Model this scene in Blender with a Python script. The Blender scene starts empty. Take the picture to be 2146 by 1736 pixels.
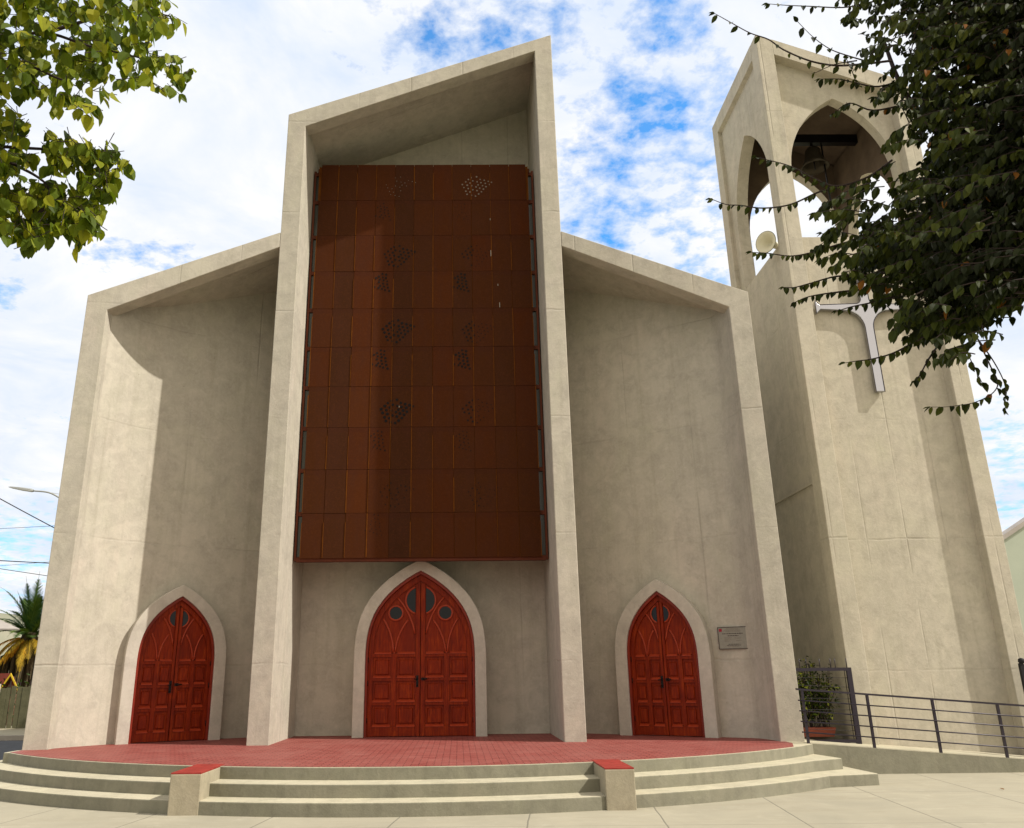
import bpy, math, random
from mathutils import Vector, Matrix
R = math.radians
random.seed(11)
S = bpy.context.scene
col = S.collection

# ------------------------------------------------------------------ camera
YAW, PITCH, ROLL = 0.012, 0.3112, -0.0102
FPX, PX, PY = 1715.7, 977.0, 868.0          # focal length and principal point, for a picture 2146 wide
CAM = Vector((0.7725, -16.136, 1.15))
fw = Vector((math.sin(YAW)*math.cos(PITCH), math.cos(YAW)*math.cos(PITCH), math.sin(PITCH)))
r0 = Vector((math.cos(YAW), -math.sin(YAW), 0)); u0 = r0.cross(fw)
rt = math.cos(ROLL)*r0 + math.sin(ROLL)*u0
up = -math.sin(ROLL)*r0 + math.cos(ROLL)*u0
cam = bpy.data.cameras.new('camera'); co = bpy.data.objects.new('camera', cam); col.objects.link(co)
co.matrix_world = Matrix(((rt.x, up.x, -fw.x, CAM.x), (rt.y, up.y, -fw.y, CAM.y), (rt.z, up.z, -fw.z, CAM.z), (0, 0, 0, 1)))
cam.sensor_fit = 'HORIZONTAL'; cam.sensor_width = 36; cam.lens = FPX/2146*36
cam.shift_x = (1073-PX)/2146; cam.clip_start = .05; cam.clip_end = 6000
S.camera = co
def at(x, y, Y):
    d = fw + rt*((x-PX)/FPX) - up*((y-PY)/FPX)
    return CAM + d*((Y-CAM.y)/d.y)
def px(p):
    d = p-CAM; z = d.dot(fw)
    if z < .05: return (-9999, -9999)
    return (PX+FPX*d.dot(rt)/z, PY-FPX*d.dot(up)/z)

# ------------------------------------------------------------------ light and sky
SUN_AZ, SUN_EL = R(18), R(46)                # light runs towards -X and a little +Y
to_sun = Vector((math.cos(SUN_AZ)*math.cos(SUN_EL), -math.sin(SUN_AZ)*math.cos(SUN_EL), math.sin(SUN_EL)))
sd = bpy.data.lights.new('sun', 'SUN'); so = bpy.data.objects.new('sun', sd); col.objects.link(so)
sd.energy = 4.4; sd.angle = R(0.55); sd.color = (1.0, .945, .86)
so.rotation_euler = to_sun.to_track_quat('Z', 'Y').to_euler(); so.location = (20, -20, 30)
W = bpy.data.worlds.new('World'); S.world = W; W.use_nodes = True
S.view_settings.view_transform = 'Standard'; S.view_settings.look = 'None'
S.view_settings.gamma = 1; S.view_settings.exposure = 0.22

class NT:
    def __init__(s, t): s.t = t; s.n = t.nodes; s.l = t.links
    def new(s, ty, **k):
        n = s.n.new(ty)
        for a, v in k.items():
            if a.startswith('i_'):
                q = a[2:]; q = int(q) if q.isdigit() else q.replace('_', ' '); n.inputs[q].default_value = v
            else: setattr(n, a, v)
        return n
    def link(s, a, b): s.l.new(a, b)
    def math(s, op, a, b=None, c=None, clamp=False):
        n = s.n.new('ShaderNodeMath'); n.operation = op; n.use_clamp = clamp
        for i, v in enumerate((a, b, c)):
            if v is None: continue
            if isinstance(v, (int, float)): n.inputs[i].default_value = v
            else: s.l.new(v, n.inputs[i])
        return n.outputs[0]
    def noise(s, vec, scale, detail=4, rough=.55, dist=0):
        n = s.new('ShaderNodeTexNoise'); n.inputs['Scale'].default_value = scale; n.inputs['Detail'].default_value = detail
        n.inputs['Roughness'].default_value = rough; n.inputs['Distortion'].default_value = dist
        if vec is not None: s.l.new(vec, n.inputs['Vector'])
        return n.outputs[0]
    def ramp(s, fac, pts):
        n = s.n.new('ShaderNodeValToRGB'); e = n.color_ramp.elements
        while len(e) < len(pts): e.new(.5)
        for i, (p, c) in enumerate(pts):
            e[i].position = p; e[i].color = c if len(c) == 4 else (*c, 1)
        s.l.new(fac, n.inputs[0]); return n.outputs[0]
    def mix(s, fac, a, b, mode='MIX'):
        n = s.n.new('ShaderNodeMix'); n.data_type = 'RGBA'; n.blend_type = mode
        for i, v in ((0, fac), (6, a), (7, b)):
            if isinstance(v, (int, float)): n.inputs[i].default_value = v
            elif isinstance(v, tuple): n.inputs[i].default_value = v if len(v) == 4 else (*v, 1)
            else: s.l.new(v, n.inputs[i])
        return n.outputs[2]
    def mapr(s, v, a, b, c=0., d=1.):
        n = s.n.new('ShaderNodeMapRange'); n.clamp = True
        s.l.new(v, n.inputs[0])
        for i, q in enumerate((a, b, c, d)): n.inputs[i+1].default_value = q
        return n.outputs[0]
    def vscale(s, vec, sc):
        n = s.n.new('ShaderNodeVectorMath'); n.operation = 'MULTIPLY'; s.l.new(vec, n.inputs[0]); n.inputs[1].default_value = sc
        return n.outputs[0]

w = NT(W.node_tree); w.n.clear()
out = w.new('ShaderNodeOutputWorld'); bg = w.new('ShaderNodeBackground'); bg.inputs[1].default_value = .1
w.link(bg.outputs[0], out.inputs[0])
sky = w.new('ShaderNodeTexSky'); sky.sky_type = 'NISHITA'; sky.sun_disc = False
sky.sun_elevation = SUN_EL; sky.sun_rotation = math.atan2(to_sun.x, to_sun.y)
sky.air_density = 1.0; sky.dust_density = .4; sky.ozone_density = 2.5
tc = w.new('ShaderNodeTexCoord'); gen = tc.outputs['Generated']
sep = w.new('ShaderNodeSeparateXYZ'); w.link(gen, sep.inputs[0])
zz = w.math('ADD', w.math('MAXIMUM', sep.outputs[2], 0.0), .16)
cmb = w.new('ShaderNodeCombineXYZ')
w.link(w.math('DIVIDE', sep.outputs[0], zz), cmb.inputs[0]); w.link(w.math('DIVIDE', sep.outputs[1], zz), cmb.inputs[1])
cv = cmb.outputs[0]
n1 = w.noise(cv, 1.6, 8, .56, .2); n2 = w.noise(cv, 5.8, 7, .62, .1); n4 = w.noise(cv, 20, 6, .6, .1); n3 = w.noise(w.vscale(cv, (1.0, 1.0, 1.0)), .9, 3, .5)
dens = w.math('ADD', w.math('ADD', w.math('MULTIPLY', n1, .38), w.math('MULTIPLY', n2, .40)), w.math('MULTIPLY', n4, .44))
dens = w.math('SUBTRACT', dens, .10)
# openings in the cloud cover, each a soft patch round one direction of the sky
def patch(x, y, rad, amt):
    d = (at(x, y, 100)-CAM).normalized()
    v = w.new('ShaderNodeVectorMath'); v.operation = 'DISTANCE'; w.link(gen, v.inputs[0]); v.inputs[1].default_value = d
    m = w.new('ShaderNodeMapRange'); m.interpolation_type = 'SMOOTHSTEP'; w.link(v.outputs['Value'], m.inputs[0])
    m.inputs[1].default_value = 0; m.inputs[2].default_value = rad; m.inputs[3].default_value = amt; m.inputs[4].default_value = 0
    return m.outputs[0]
for (x, y, rad, amt) in [(1345, 200, .06, .13), (1340, 250, .34, .085), (1395, 55, .06, .10), (1290, 330, .12, .04), (1110, 60, .09, .13), (885, 100, .09, .12),
                         (715, 105, .06, .09), (310, 530, .095, .23), (385, 510, .05, .12), (10, 630, .06, .17), (1480, 320, .10, .15), (1440, 520, .09, .10),
                         (1500, 160, .08, .07), (60, 1130, .09, .13), (2080, 820, .08, .1), (1590, 470, .1, .12), (2120, 1080, .06, .10),
                         (80, 850, .08, .07), (1010, 60, .08, .1)]:
    dens = w.math('SUBTRACT', dens, patch(x, y, rad*1.1, amt*.62))
for (x, y, rad, amt) in [(420, 250, .30, .14), (1400, 420, .10, .05), (2000, 300, .5, .1), (80, 720, .12, .1), (400, 430, .1, .1), (60, 960, .08, .06)]:
    dens = w.math('ADD', dens, patch(x, y, rad, amt))
# thicker, warmer cloud added unseen behind the camera, as fill light
v_ = w.new('ShaderNodeVectorMath'); v_.operation = 'DISTANCE'; w.link(gen, v_.inputs[0]); v_.inputs[1].default_value = Vector((.25, -.8, .5)).normalized()
behind = w.mapr(v_.outputs['Value'], .75, 1.25, 1, 0); dens = w.math('ADD', dens, w.math('MULTIPLY', behind, .12))
mask = w.mapr(dens, .328, .475, .06, 1)
shade = w.mapr(w.noise(cv, 2.6, 6, .6, .6), .32, .66)
cloudc = w.mix(shade, (6.0, 7.0, 8.7), (9.1, 9.0, 8.9))
cloudc = w.mix(behind, cloudc, (10.2, 9.3, 8.2))
skyc = w.mix(1.0, sky.outputs[0], (.50, 1.85, 2.6), 'MULTIPLY')
skyc = w.mix(w.mapr(sep.outputs[2], .0, .45, .8, 0), skyc, (4.5, 6.5, 8.6))
w.link(w.mix(mask, skyc, cloudc), bg.inputs[0])

# ------------------------------------------------------------------ materials
def mat(name, color=(.5, .5, .5), rough=.8, metal=0, spec=.3):
    m = bpy.data.materials.new(name); m.use_nodes = True
    n = NT(m.node_tree); b = n.n['Principled BSDF']
    b.inputs['Base Color'].default_value = (*color, 1); b.inputs['Roughness'].default_value = rough
    b.inputs['Metallic'].default_value = metal; b.inputs['Specular IOR Level'].default_value = spec
    return m, n, b
def pos(n):
    g = n.new('ShaderNodeNewGeometry'); return g.outputs['Position'], g.outputs['Normal']
def bump(n, b, h, strength=.3, dist=.02):
    q = n.new('ShaderNodeBump'); q.inputs['Strength'].default_value = strength; q.inputs['Distance'].default_value = dist
    n.link(h, q.inputs['Height']); n.link(q.outputs[0], b.inputs['Normal'])
def rough_mat(name, c1, c2, scale=3, rough=.85, bs=.3, fine=40, spec=.25, bd=.01):
    m, n, b = mat(name, c1, rough, 0, spec); p, _ = pos(n)
    f = n.noise(p, scale, 7, .62); n.link(n.mix(n.mapr(f, .3, .7), c1, c2), b.inputs['Base Color'])
    bump(n, b, n.noise(p, fine, 4, .6), bs, bd); return m

def concrete_mat(name, c1, c2, joints=True, joint_h=2.42, joint_w=1.22, dark=.8):
    m, n, b = mat(name, c1, .88, 0, .2); p, nr = pos(n)
    s = n.new('ShaderNodeSeparateXYZ'); n.link(p, s.inputs[0])
    sn = n.new('ShaderNodeSeparateXYZ'); n.link(nr, sn.inputs[0])
    big = n.noise(p, .55, 6, .6, .5); med = n.noise(p, 2.7, 8, .68, .4); fine = n.noise(p, 22, 6, .7)
    streak = n.noise(n.vscale(p, (5.5, 5.5, .28)), 1.0, 6, .62)
    c = n.mix(n.mapr(big, .3, .7), c1, c2)
    c = n.mix(n.mapr(n.noise(n.vscale(p, (1, 1, .8)), .95, 7, .62, .8), .45, .72, 0, .5), c, (c1[0]*.90, c1[1]*.945, c1[2]*.84))
    c = n.mix(n.mapr(n.noise(n.vscale(p, (1.3, 1.3, .8)), .7, 5, .6, 1.), .5, .7, 0, .4), c, (c1[0]*1.06, c1[1]*.985, c1[2]*1.0))
    c = n.mix(n.mapr(med, .42, .68, 0, .8), c, tuple(v*.68 for v in c1))
    c = n.mix(n.mapr(n.noise(p, 6.5, 6, .7, .6), .5, .7, 0, .45), c, tuple(v*1.14 for v in c1))
    c = n.mix(n.mapr(streak, .50, .72, 0, .38), c, tuple(v*dark for v in (c2[0]*.9, c2[1]*.9, c2[2]*.84)))
    c = n.mix(n.mapr(fine, .35, .7, 0, .22), c, tuple(v*1.22 for v in c1))
    c = n.mix(n.mapr(fine, .66, .74, 0, .35), c, tuple(v*.55 for v in c1))
    # weathering pits
    v = n.new('ShaderNodeTexVoronoi'); v.inputs['Scale'].default_value = 2.3; n.link(p, v.inputs['Vector'])
    c = n.mix(n.mapr(v.outputs['Distance'], .015, .045, .55, 0), c, tuple(q*.5 for q in c1))
    h = n.math('ADD', n.math('MULTIPLY', fine, .5), n.math('MULTIPLY', med, 1.2))
    if joints:
        wob = n.math('MULTIPLY', n.math('SUBTRACT', n.noise(p, 1.7, 3), .5), .09)
        zj = n.math('ADD', s.outputs[2], wob)
        def line(co, step, off, wd):
            f = n.math('FRACT', n.math('DIVIDE', n.math('ADD', co, off), step))
            a = n.math('ABSOLUTE', n.math('SUBTRACT', f, .5))
            return n.mapr(a, .5-wd/step, .5, 0, 1)
        hz = n.math('MULTIPLY', line(zj, joint_h, 100.2, .03), .7)
        hs = n.mapr(n.math('FRACT', n.math('DIVIDE', n.math('ADD', zj, 100.2), joint_h)), .86, 1.0, 0, 1)   # darker pour line under a joint
        tang = n.math('ADD', n.math('MULTIPLY', s.outputs[0], n.mapr(n.math('ABSOLUTE', sn.outputs[1]), .4, .6)),
                      n.math('MULTIPLY', s.outputs[1], n.mapr(n.math('ABSOLUTE', sn.outputs[1]), .4, .6, 1, 0)))
        vt = line(n.math('ADD', tang, n.math('MULTIPLY', wob, .25)), joint_w, 100.3, .022)
        gate = n.mapr(n.noise(p, .8, 4, .6), .42, .62)
        gate2 = n.mapr(n.noise(n.vscale(p, (1.3, 1.3, .35)), 1.0, 3, .6), .46, .62)
        jj = n.math('MAXIMUM', n.math('MULTIPLY', hz, gate), n.math('MULTIPLY', vt, gate2))
        c = n.mix(n.math('MULTIPLY', jj, .30), c, tuple(q*.5 for q in c1))
        c = n.mix(n.math('MULTIPLY', n.math('MULTIPLY', hs, gate), .13), c, tuple(q*.6 for q in c1))
        h = n.math('SUBTRACT', h, n.math('MULTIPLY', jj, 1.2))
    n.link(c, b.inputs['Base Color']); bump(n, b, h, .5, .014)
    return m

M = {}
M['concrete'] = concrete_mat('facade concrete', (.485, .446, .368), (.40, .370, .302))
M['tower_concrete'] = concrete_mat('tower concrete', (.50, .455, .362), (.42, .385, .303), joint_h=2.6, joint_w=.83, dark=.72)
M['interior'] = rough_mat('belfry interior with painted shade', (.14, .10, .065), (.085, .06, .04), 2, .95, .3)  # dark brown puts the shade inside the belfry into the colour
M['surround'] = concrete_mat('door surround concrete', (.48, .44, .375), (.43, .395, .335), joints=False, dark=.9)
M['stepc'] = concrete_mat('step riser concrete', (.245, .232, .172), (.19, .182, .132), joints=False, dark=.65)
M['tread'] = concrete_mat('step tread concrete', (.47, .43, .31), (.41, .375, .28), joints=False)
M['cheek'] = concrete_mat('cheek wall concrete', (.37, .325, .23), (.32, .285, .21), joints=False)

def pavement():
    m, n, b = mat('pavement concrete', (.5, .5, .4), .85, 0, .2); p, _ = pos(n)
    s = n.new('ShaderNodeSeparateXYZ'); n.link(p, s.inputs[0])
    c = n.mix(n.mapr(n.noise(p, .9, 6, .6, .6), .3, .7), (.37, .337, .25), (.30, .277, .208))
    c = n.mix(n.mapr(n.noise(n.vscale(p, (1.2, 6, 1)), 1.2, 6, .66), .48, .75, 0, .5), c, (.31, .275, .20))
    c = n.mix(n.mapr(n.noise(p, 35, 4, .7), .55, .8, 0, .35), c, (.34, .32, .26))
    c = n.mix(n.mapr(n.noise(n.vscale(p, (.8, 3.2, 1)), .9, 8, .7, .8), .52, .68, 0, .4), c, (.27, .24, .17))
    c = n.mix(n.mapr(n.noise(p, 2.8, 7, .72, .5), .56, .70, 0, .35), c, (.47, .43, .33))
    wob = n.math('MULTIPLY', n.math('SUBTRACT', n.noise(p, 3, 2), .5), .02)
    def line(e, step, off, wd):
        f = n.math('FRACT', n.math('DIVIDE', n.math('ADD', e, off), step))
        return n.mapr(n.math('ABSOLUTE', n.math('SUBTRACT', f, .5)), .5-wd/step, .5-wd*.3/step)
    e1 = n.math('ADD', n.math('SUBTRACT', s.outputs[0], n.math('MULTIPLY', s.outputs[1], .12)), wob)
    e2 = n.math('ADD', n.math('ADD', s.outputs[1], n.math('MULTIPLY', s.outputs[0], .02)), wob)
    j = n.math('MAXIMUM', line(e1, 1.62, 1.62*20-3.85, .014), line(e2, 2.6, 2.6*20+5.62, .010))
    c = n.mix(n.math('MULTIPLY', j, .75), c, (.15, .14, .11))
    n.link(c, b.inputs['Base Color'])
    bump(n, b, n.math('SUBTRACT', n.math('MULTIPLY', n.noise(p, 30, 5, .7), .4), j), .4, .01); return m
M['pavement'] = pavement()

def redpave():
    m, n, b = mat('red brick paving', (.4, .08, .07), .6, 0, .2); p, _ = pos(n)
    br = n.new('ShaderNodeTexBrick'); br.offset = .5; n.link(n.vscale(p, (1, 1, 0)), br.inputs['Vector'])
    br.inputs['Scale'].default_value = 1; br.inputs['Brick Width'].default_value = .21; br.inputs['Row Height'].default_value = .105
    br.inputs['Mortar Size'].default_value = .009; br.inputs['Mortar Smooth'].default_value = .4
    br.inputs['Color1'].default_value = (.30, .085, .070, 1); br.inputs['Color2'].default_value = (.235, .058, .048, 1); br.inputs['Mortar'].default_value = (.07, .016, .014, 1)
    f = n.noise(p, 1.3, 6, .65, .5)
    c = n.mix(n.mapr(f, .4, .7, 0, .5), br.outputs['Color'], (.31, .125, .105))
    c = n.mix(n.mapr(n.noise(n.vscale(p, (2.5, 11, 1)), 1.8, 8, .75), .48, .66, 0, .75), c, (.17, .032, .026))
    n.link(c, b.inputs['Base Color']); bump(n, b, n.math('SUBTRACT', n.noise(p, 25, 4, .6), br.outputs['Fac']), .5, .008); return m
M['redpave'] = redpave()
M['redcap'] = rough_mat('red painted cap', (.36, .045, .035), (.20, .022, .016), 7, .5, .2, 30, .25)

def rust():
    m, n, b = mat('rusted steel panel', (.1, .03, .01), .85, .0, .08); p, _ = pos(n)
    s = n.new('ShaderNodeSeparateXYZ'); n.link(p, s.inputs[0])
    cx = n.math('FLOOR', n.math('DIVIDE', n.math('ADD', s.outputs[0], 2.55), .46364)); cz = n.math('FLOOR', n.math('DIVIDE', n.math('SUBTRACT', s.outputs[2], 3.56), .959))
    cc = n.new('ShaderNodeCombineXYZ'); n.link(cx, cc.inputs[0]); n.link(cz, cc.inputs[1])
    wn = n.new('ShaderNodeTexWhiteNoise'); n.link(cc.outputs[0], wn.inputs['Vector'])
    wc = n.new('ShaderNodeTexWhiteNoise'); wc.noise_dimensions = '1D'; n.link(cx, wc.inputs['W'])
    t = n.math('ADD', n.math('MULTIPLY', wn.outputs['Value'], .30), n.math('ADD', .12, n.math('MULTIPLY', wc.outputs['Value'], .50)))
    c = n.ramp(t, [(.15, (.040, .0135, .0045)), (.5, (.053, .016, .0035)), (.75, (.065, .0155, .0025)), (.95, (.077, .021, .0035))])
    c = n.mix(n.mapr(n.noise(n.vscale(p, (3, 3, 1.1)), 1.5, 7, .65), .35, .7, 0, .55), c, (.055, .018, .009))
    c = n.mix(n.mapr(n.noise(p, 30, 5, .7), .5, .8, 0, .4), c, (.13, .04, .011))
    # the rail behind shows as a darker band at the top of each perforated panel
    fz = n.math('FRACT', n.math('DIVIDE', n.math('SUBTRACT', s.outputs[2], 3.56), .959))
    c = n.mix(n.mapr(fz, .875, .89, 0, .22), c, (.045, .012, .007))
    # drilled mesh: fine rows
    h = n.math('SINE', n.math('MULTIPLY', s.outputs[2], 2*math.pi/.022))
    c = n.mix(n.mapr(h, 0, 1, 0, .18), c, (.03, .009, .005))
    n.link(c, b.inputs['Base Color']); bump(n, b, n.noise(p, 45, 4, .6), .25, .004); return m
M['rust'] = rust()
M['rustedge'] = rough_mat('bright rust edge', (.155, .052, .008), (.09, .028, .008), 5, .9, .2, 40, .0)
M['rustframe'] = rough_mat('rusted frame steel', (.12, .028, .010), (.085, .022, .009), 4, .75, .2)
M['hole'] = mat('open hole', (.004, .003, .003), .9)[0]
M['palehole'] = mat('hole showing pale wall', (.17, .13, .10), .9)[0]
M['dropping'] = mat('pale streak', (.35, .33, .27), .8)[0]
M['glass_dark'] = mat('dark window glass', (.004, .005, .005), .05, 0, .22)[0]
M['glass_strip'] = mat('grey strip glass', (.05, .055, .045), .15, 0, .5)[0]

def wood():
    m, n, b = mat('varnished red wood', (.3, .03, .01), .45, 0, .12)
    tcn = n.new('ShaderNodeNewGeometry'); p = tcn.outputs['Position']
    g = n.noise(n.vscale(p, (16, 16, 1.3)), 2.2, 6, .62, .8)
    c = n.ramp(g, [(.28, (.10, .008, .0015)), (.5, (.195, .016, .0015)), (.72, (.31, .043, .003))])
    c = n.mix(n.mapr(n.noise(p, 2.2, 4, .6), .4, .7, 0, .6), c, (.11, .009, .003))
    n.link(c, b.inputs['Base Color']); bump(n, b, g, .08, .002); return m
M['wood'] = wood()
M['wooddark'] = rough_mat('dark jamb wood', (.22, .022, .006), (.15, .013, .006), 3, .4, .1)
M['woodtrim'] = rough_mat('varnished moulding with painted highlight', (.34, .045, .014), (.27, .028, .008), 8, .35, .1, 30, .25)  # lighter tone paints the varnish highlights onto mouldings and tracery
M['iron'] = mat('black wrought iron', (.012, .010, .010), .45, .6)[0]
M['railmetal'] = mat('dark painted rail', (.022, .016, .026), .4, .3, .5)[0]
M['silver'] = mat('polished steel', (.48, .48, .50), .16, 1)[0]
M['plaque'] = rough_mat('engraved grey plaque', (.27, .255, .205), (.22, .21, .17), 20, .4, .1)
M['ink'] = mat('engraved dark', (.06, .045, .04), .7)[0]
M['inkpale'] = mat('engraved faint', (.19, .165, .13), .7)[0]
M['redink'] = mat('red emblem', (.30, .01, .03), .6)[0]
M['horn'] = mat('cream loudspeaker plastic', (.62, .58, .42), .4)[0]
M['horndark'] = mat('loudspeaker rim', (.12, .12, .06), .5)[0]
M['bronze'] = mat('dark bronze', (.05, .04, .025), .5, .7)[0]
M['green_wall'] = rough_mat('pale green render', (.42, .46, .37), (.38, .42, .34), 1, .9, .2)
M['roofmetal'] = rough_mat('grey roof sheet', (.42, .38, .34), (.33, .30, .27), 2, .6, .2)
M['bark'] = rough_mat('brown bark', (.10, .07, .05), (.055, .04, .03), 9, .9, .8, 30, .2, .03)
M['twig'] = rough_mat('dark twig bark', (.045, .03, .025), (.03, .02, .018), 9, .8, .3)
M['asphalt'] = rough_mat('asphalt', (.075, .078, .082), (.055, .057, .06), 1.5, .85, .5, 60)
M['dirt'] = rough_mat('dusty verge', (.36, .32, .22), (.28, .25, .17), 1.5, .95, .5, 20)
M['kerb'] = rough_mat('kerb stone', (.38, .34, .28), (.30, .27, .22), 3, .9, .3)
M['grassland'] = rough_mat('dry plain', (.24, .23, .13), (.18, .18, .10), .05, .95, .3)
M['hill'] = rough_mat('dry hill', (.20, .21, .14), (.26, .24, .18), .01, .95, .2)
M['fence'] = rough_mat('weathered fence', (.13, .125, .07), (.075, .075, .04), 5, .9, .4)
M['board'] = rough_mat('raw timber', (.40, .20, .09), (.30, .15, .07), 5, .8, .2)
M['redroof'] = rough_mat('red roof tiles', (.26, .045, .02), (.20, .035, .02), 6, .8, .3)
M['yellow'] = mat('yellow bargeboard', (.62, .42, .02), .6)[0]
M['pinkwood'] = rough_mat('pinkish gable', (.34, .19, .12), (.28, .15, .1), 6, .8, .3)
M['cream'] = rough_mat('cream wall', (.5, .46, .36), (.44, .4, .3), 2, .9, .2)
M['lampgrey'] = mat('galvanised lamp', (.42, .43, .40), .45, .5)[0]
M['cable'] = mat('black cable', (.02, .02, .022), .6)[0]
M['terracotta'] = rough_mat('red planter', (.25, .06, .03), (.19, .05, .03), 5, .7, .3)
M['black'] = mat('black', (.008, .007, .008), .7)[0]
M['soil'] = mat('soil', (.05, .035, .025), .95)[0]
M['winding'] = M['cable']

def leafmat(name, cols, rough=.42, trans=.35, scale=1.7):
    m, n, b = mat(name, cols[0], rough, 0, .12)
    oi = n.new('ShaderNodeAttribute'); oi.attribute_name = 'tone'
    c = n.ramp(oi.outputs['Fac'], [(i/(len(cols)-1), k) for i, k in enumerate(cols)])
    n.link(c, b.inputs['Base Color'])
    tr = n.new('ShaderNodeBsdfTranslucent'); mx = n.new('ShaderNodeMixShader'); mx.inputs[0].default_value = trans
    n.link(n.mix(1, c, (1.25, 1.35, .6), 'MULTIPLY'), tr.inputs[0])
    o = [q for q in n.n if q.type == 'OUTPUT_MATERIAL'][0]
    n.link(b.outputs[0], mx.inputs[1]); n.link(tr.outputs[0], mx.inputs[2]); n.link(mx.outputs[0], o.inputs[0]); return m
M['leafL'] = leafmat('broad green leaf', [(.05, .078, .006), (.105, .145, .009), (.19, .22, .012), (.32, .31, .02)], .5, .33)
M['leafR'] = leafmat('dark plum leaf', [(.010, .013, .004), (.020, .028, .005), (.036, .048, .006), (.07, .08, .010), (.20, .08, .012)], .6, .10)
M['leafS'] = leafmat('shrub leaf', [(.018, .03, .006), (.035, .06, .008), (.07, .10, .012), (.28, .30, .04)], .4, .3)
M['frond'] = leafmat('palm frond', [(.02, .05, .02), (.05, .09, .015), (.10, .14, .02)], .5, .2)
M['deadfrond'] = leafmat('yellow palm frond', [(.16, .11, .02), (.50, .33, .03), (.60, .26, .02)], .6, .25)
M['skirt'] = rough_mat('dead frond skirt', (.10, .075, .04), (.05, .04, .02), 8, .95, .6)

# ------------------------------------------------------------------ mesh helpers
class MB:
    def __init__(s, mats): s.v = []; s.f = []; s.mi = []; s.mats = mats if isinstance(mats, list) else [mats]; s.tone = []; s.smooth = []
    def add(s, vs, fs, mi=0, tone=None, smooth=False):
        o = len(s.v); s.v += [tuple(v) for v in vs]; s.f += [tuple(o+i for i in f) for f in fs]
        s.mi += [mi]*len(fs); s.smooth += [smooth]*len(fs); s.tone += [tone if tone is not None else 0.5]*len(vs)
    def box(s, a, b, mi=0, mt=None):
        x0, y0, z0 = a; x1, y1, z1 = b
        vs = [(x0, y0, z0), (x1, y0, z0), (x1, y1, z0), (x0, y1, z0), (x0, y0, z1), (x1, y0, z1), (x1, y1, z1), (x0, y1, z1)]
        if mt: vs = [mt @ Vector(v) for v in vs]
        s.add(vs, [(0, 3, 2, 1), (4, 5, 6, 7), (0, 1, 5, 4), (1, 2, 6, 5), (2, 3, 7, 6), (3, 0, 4, 7)], mi)
    def prism(s, bot, top, mi=0, side_mi=None, cap=True):
        n = len(bot); fs = [(i, (i+1) % n, n+(i+1) % n, n+i) for i in range(n)]
        s.add(list(bot)+list(top), fs, mi if side_mi is None else side_mi)
        if cap:
            s.add(list(bot), [tuple(range(n))[::-1]], mi); s.add(list(top), [tuple(range(n))], mi)
    def tube(s, pts, rad, seg=8, mi=0, closed=False, caps=True):
        pts = [Vector(p) for p in pts]; n = len(pts)
        rads = rad if isinstance(rad, (list, tuple)) else [rad]*n
        vs = []; prev = None
        for i, p in enumerate(pts):
            a = pts[(i-1) % n] if (closed or i > 0) else p; b = pts[(i+1) % n] if (closed or i < n-1) else p
            t = (b-a).normalized() if (b-a).length > 1e-9 else Vector((0, 0, 1))
            if prev is None:
                q = Vector((0, 0, 1)) if abs(t.z) < .9 else Vector((1, 0, 0)); e = t.cross(q).normalized()
            else:
                e = prev-t*prev.dot(t); e = e.normalized() if e.length > 1e-6 else t.orthogonal().normalized()
            prev = e; g = t.cross(e)
            for k in range(seg):
                an = 2*math.pi*k/seg; vs.append(p+(e*math.cos(an)+g*math.sin(an))*rads[i])
        fs = []; m = n if closed else n-1
        for i in range(m):
            for k in range(seg):
                a = i*seg+k; b2 = i*seg+(k+1) % seg; c = ((i+1) % n)*seg
                fs.append((a, b2, c+(k+1) % seg, c+k))
        if caps and not closed:
            fs.append(tuple(range(seg))[::-1]); fs.append(tuple((n-1)*seg+k for k in range(seg)))
        s.add(vs, fs, mi, smooth=seg > 5)
    def lathe(s, prof, origin, axis, seg=24, mi=0):
        axis = Vector(axis).normalized(); e = axis.orthogonal().normalized(); g = axis.cross(e); o = Vector(origin); vs = []; fs = []
        for (r_, h) in prof:
            for k in range(seg):
                an = 2*math.pi*k/seg; vs.append(o+axis*h+(e*math.cos(an)+g*math.sin(an))*r_)
        for i in range(len(prof)-1):
            for k in range(seg):
                fs.append((i*seg+k, i*seg+(k+1) % seg, (i+1)*seg+(k+1) % seg, (i+1)*seg+k))
        s.add(vs, fs, mi, smooth=True)
    def build(s, name, parent=None, bevel=0, recalc=True):
        me = bpy.data.meshes.new(name); me.from_pydata(s.v, [], s.f)
        for m in s.mats: me.materials.append(M[m])
        me.polygons.foreach_set('material_index', s.mi); me.polygons.foreach_set('use_smooth', s.smooth)
        if any(t != .5 for t in s.tone):
            a = me.attributes.new('tone', 'FLOAT', 'POINT'); a.data.foreach_set('value', s.tone)
        if recalc:
            import bmesh
            bm = bmesh.new(); bm.from_mesh(me)
            bmesh.ops.remove_doubles(bm, verts=bm.verts, dist=1e-5)
            bmesh.ops.recalc_face_normals(bm, faces=bm.faces); bm.to_mesh(me); bm.free()
        o = bpy.data.objects.new(name, me); col.objects.link(o)
        if parent: o.parent = parent; o.matrix_parent_inverse = parent.matrix_world.inverted()
        if bevel:
            bv = o.modifiers.new('b', 'BEVEL'); bv.width = bevel; bv.segments = 2; bv.limit_method = 'ANGLE'; bv.angle_limit = R(40)
        return o
def tag(o, label=None, cat=None, group=None, kind=None):
    if label: o['label'] = label
    if cat: o['category'] = cat
    if group: o['group'] = group
    if kind: o['kind'] = kind
    return o
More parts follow.
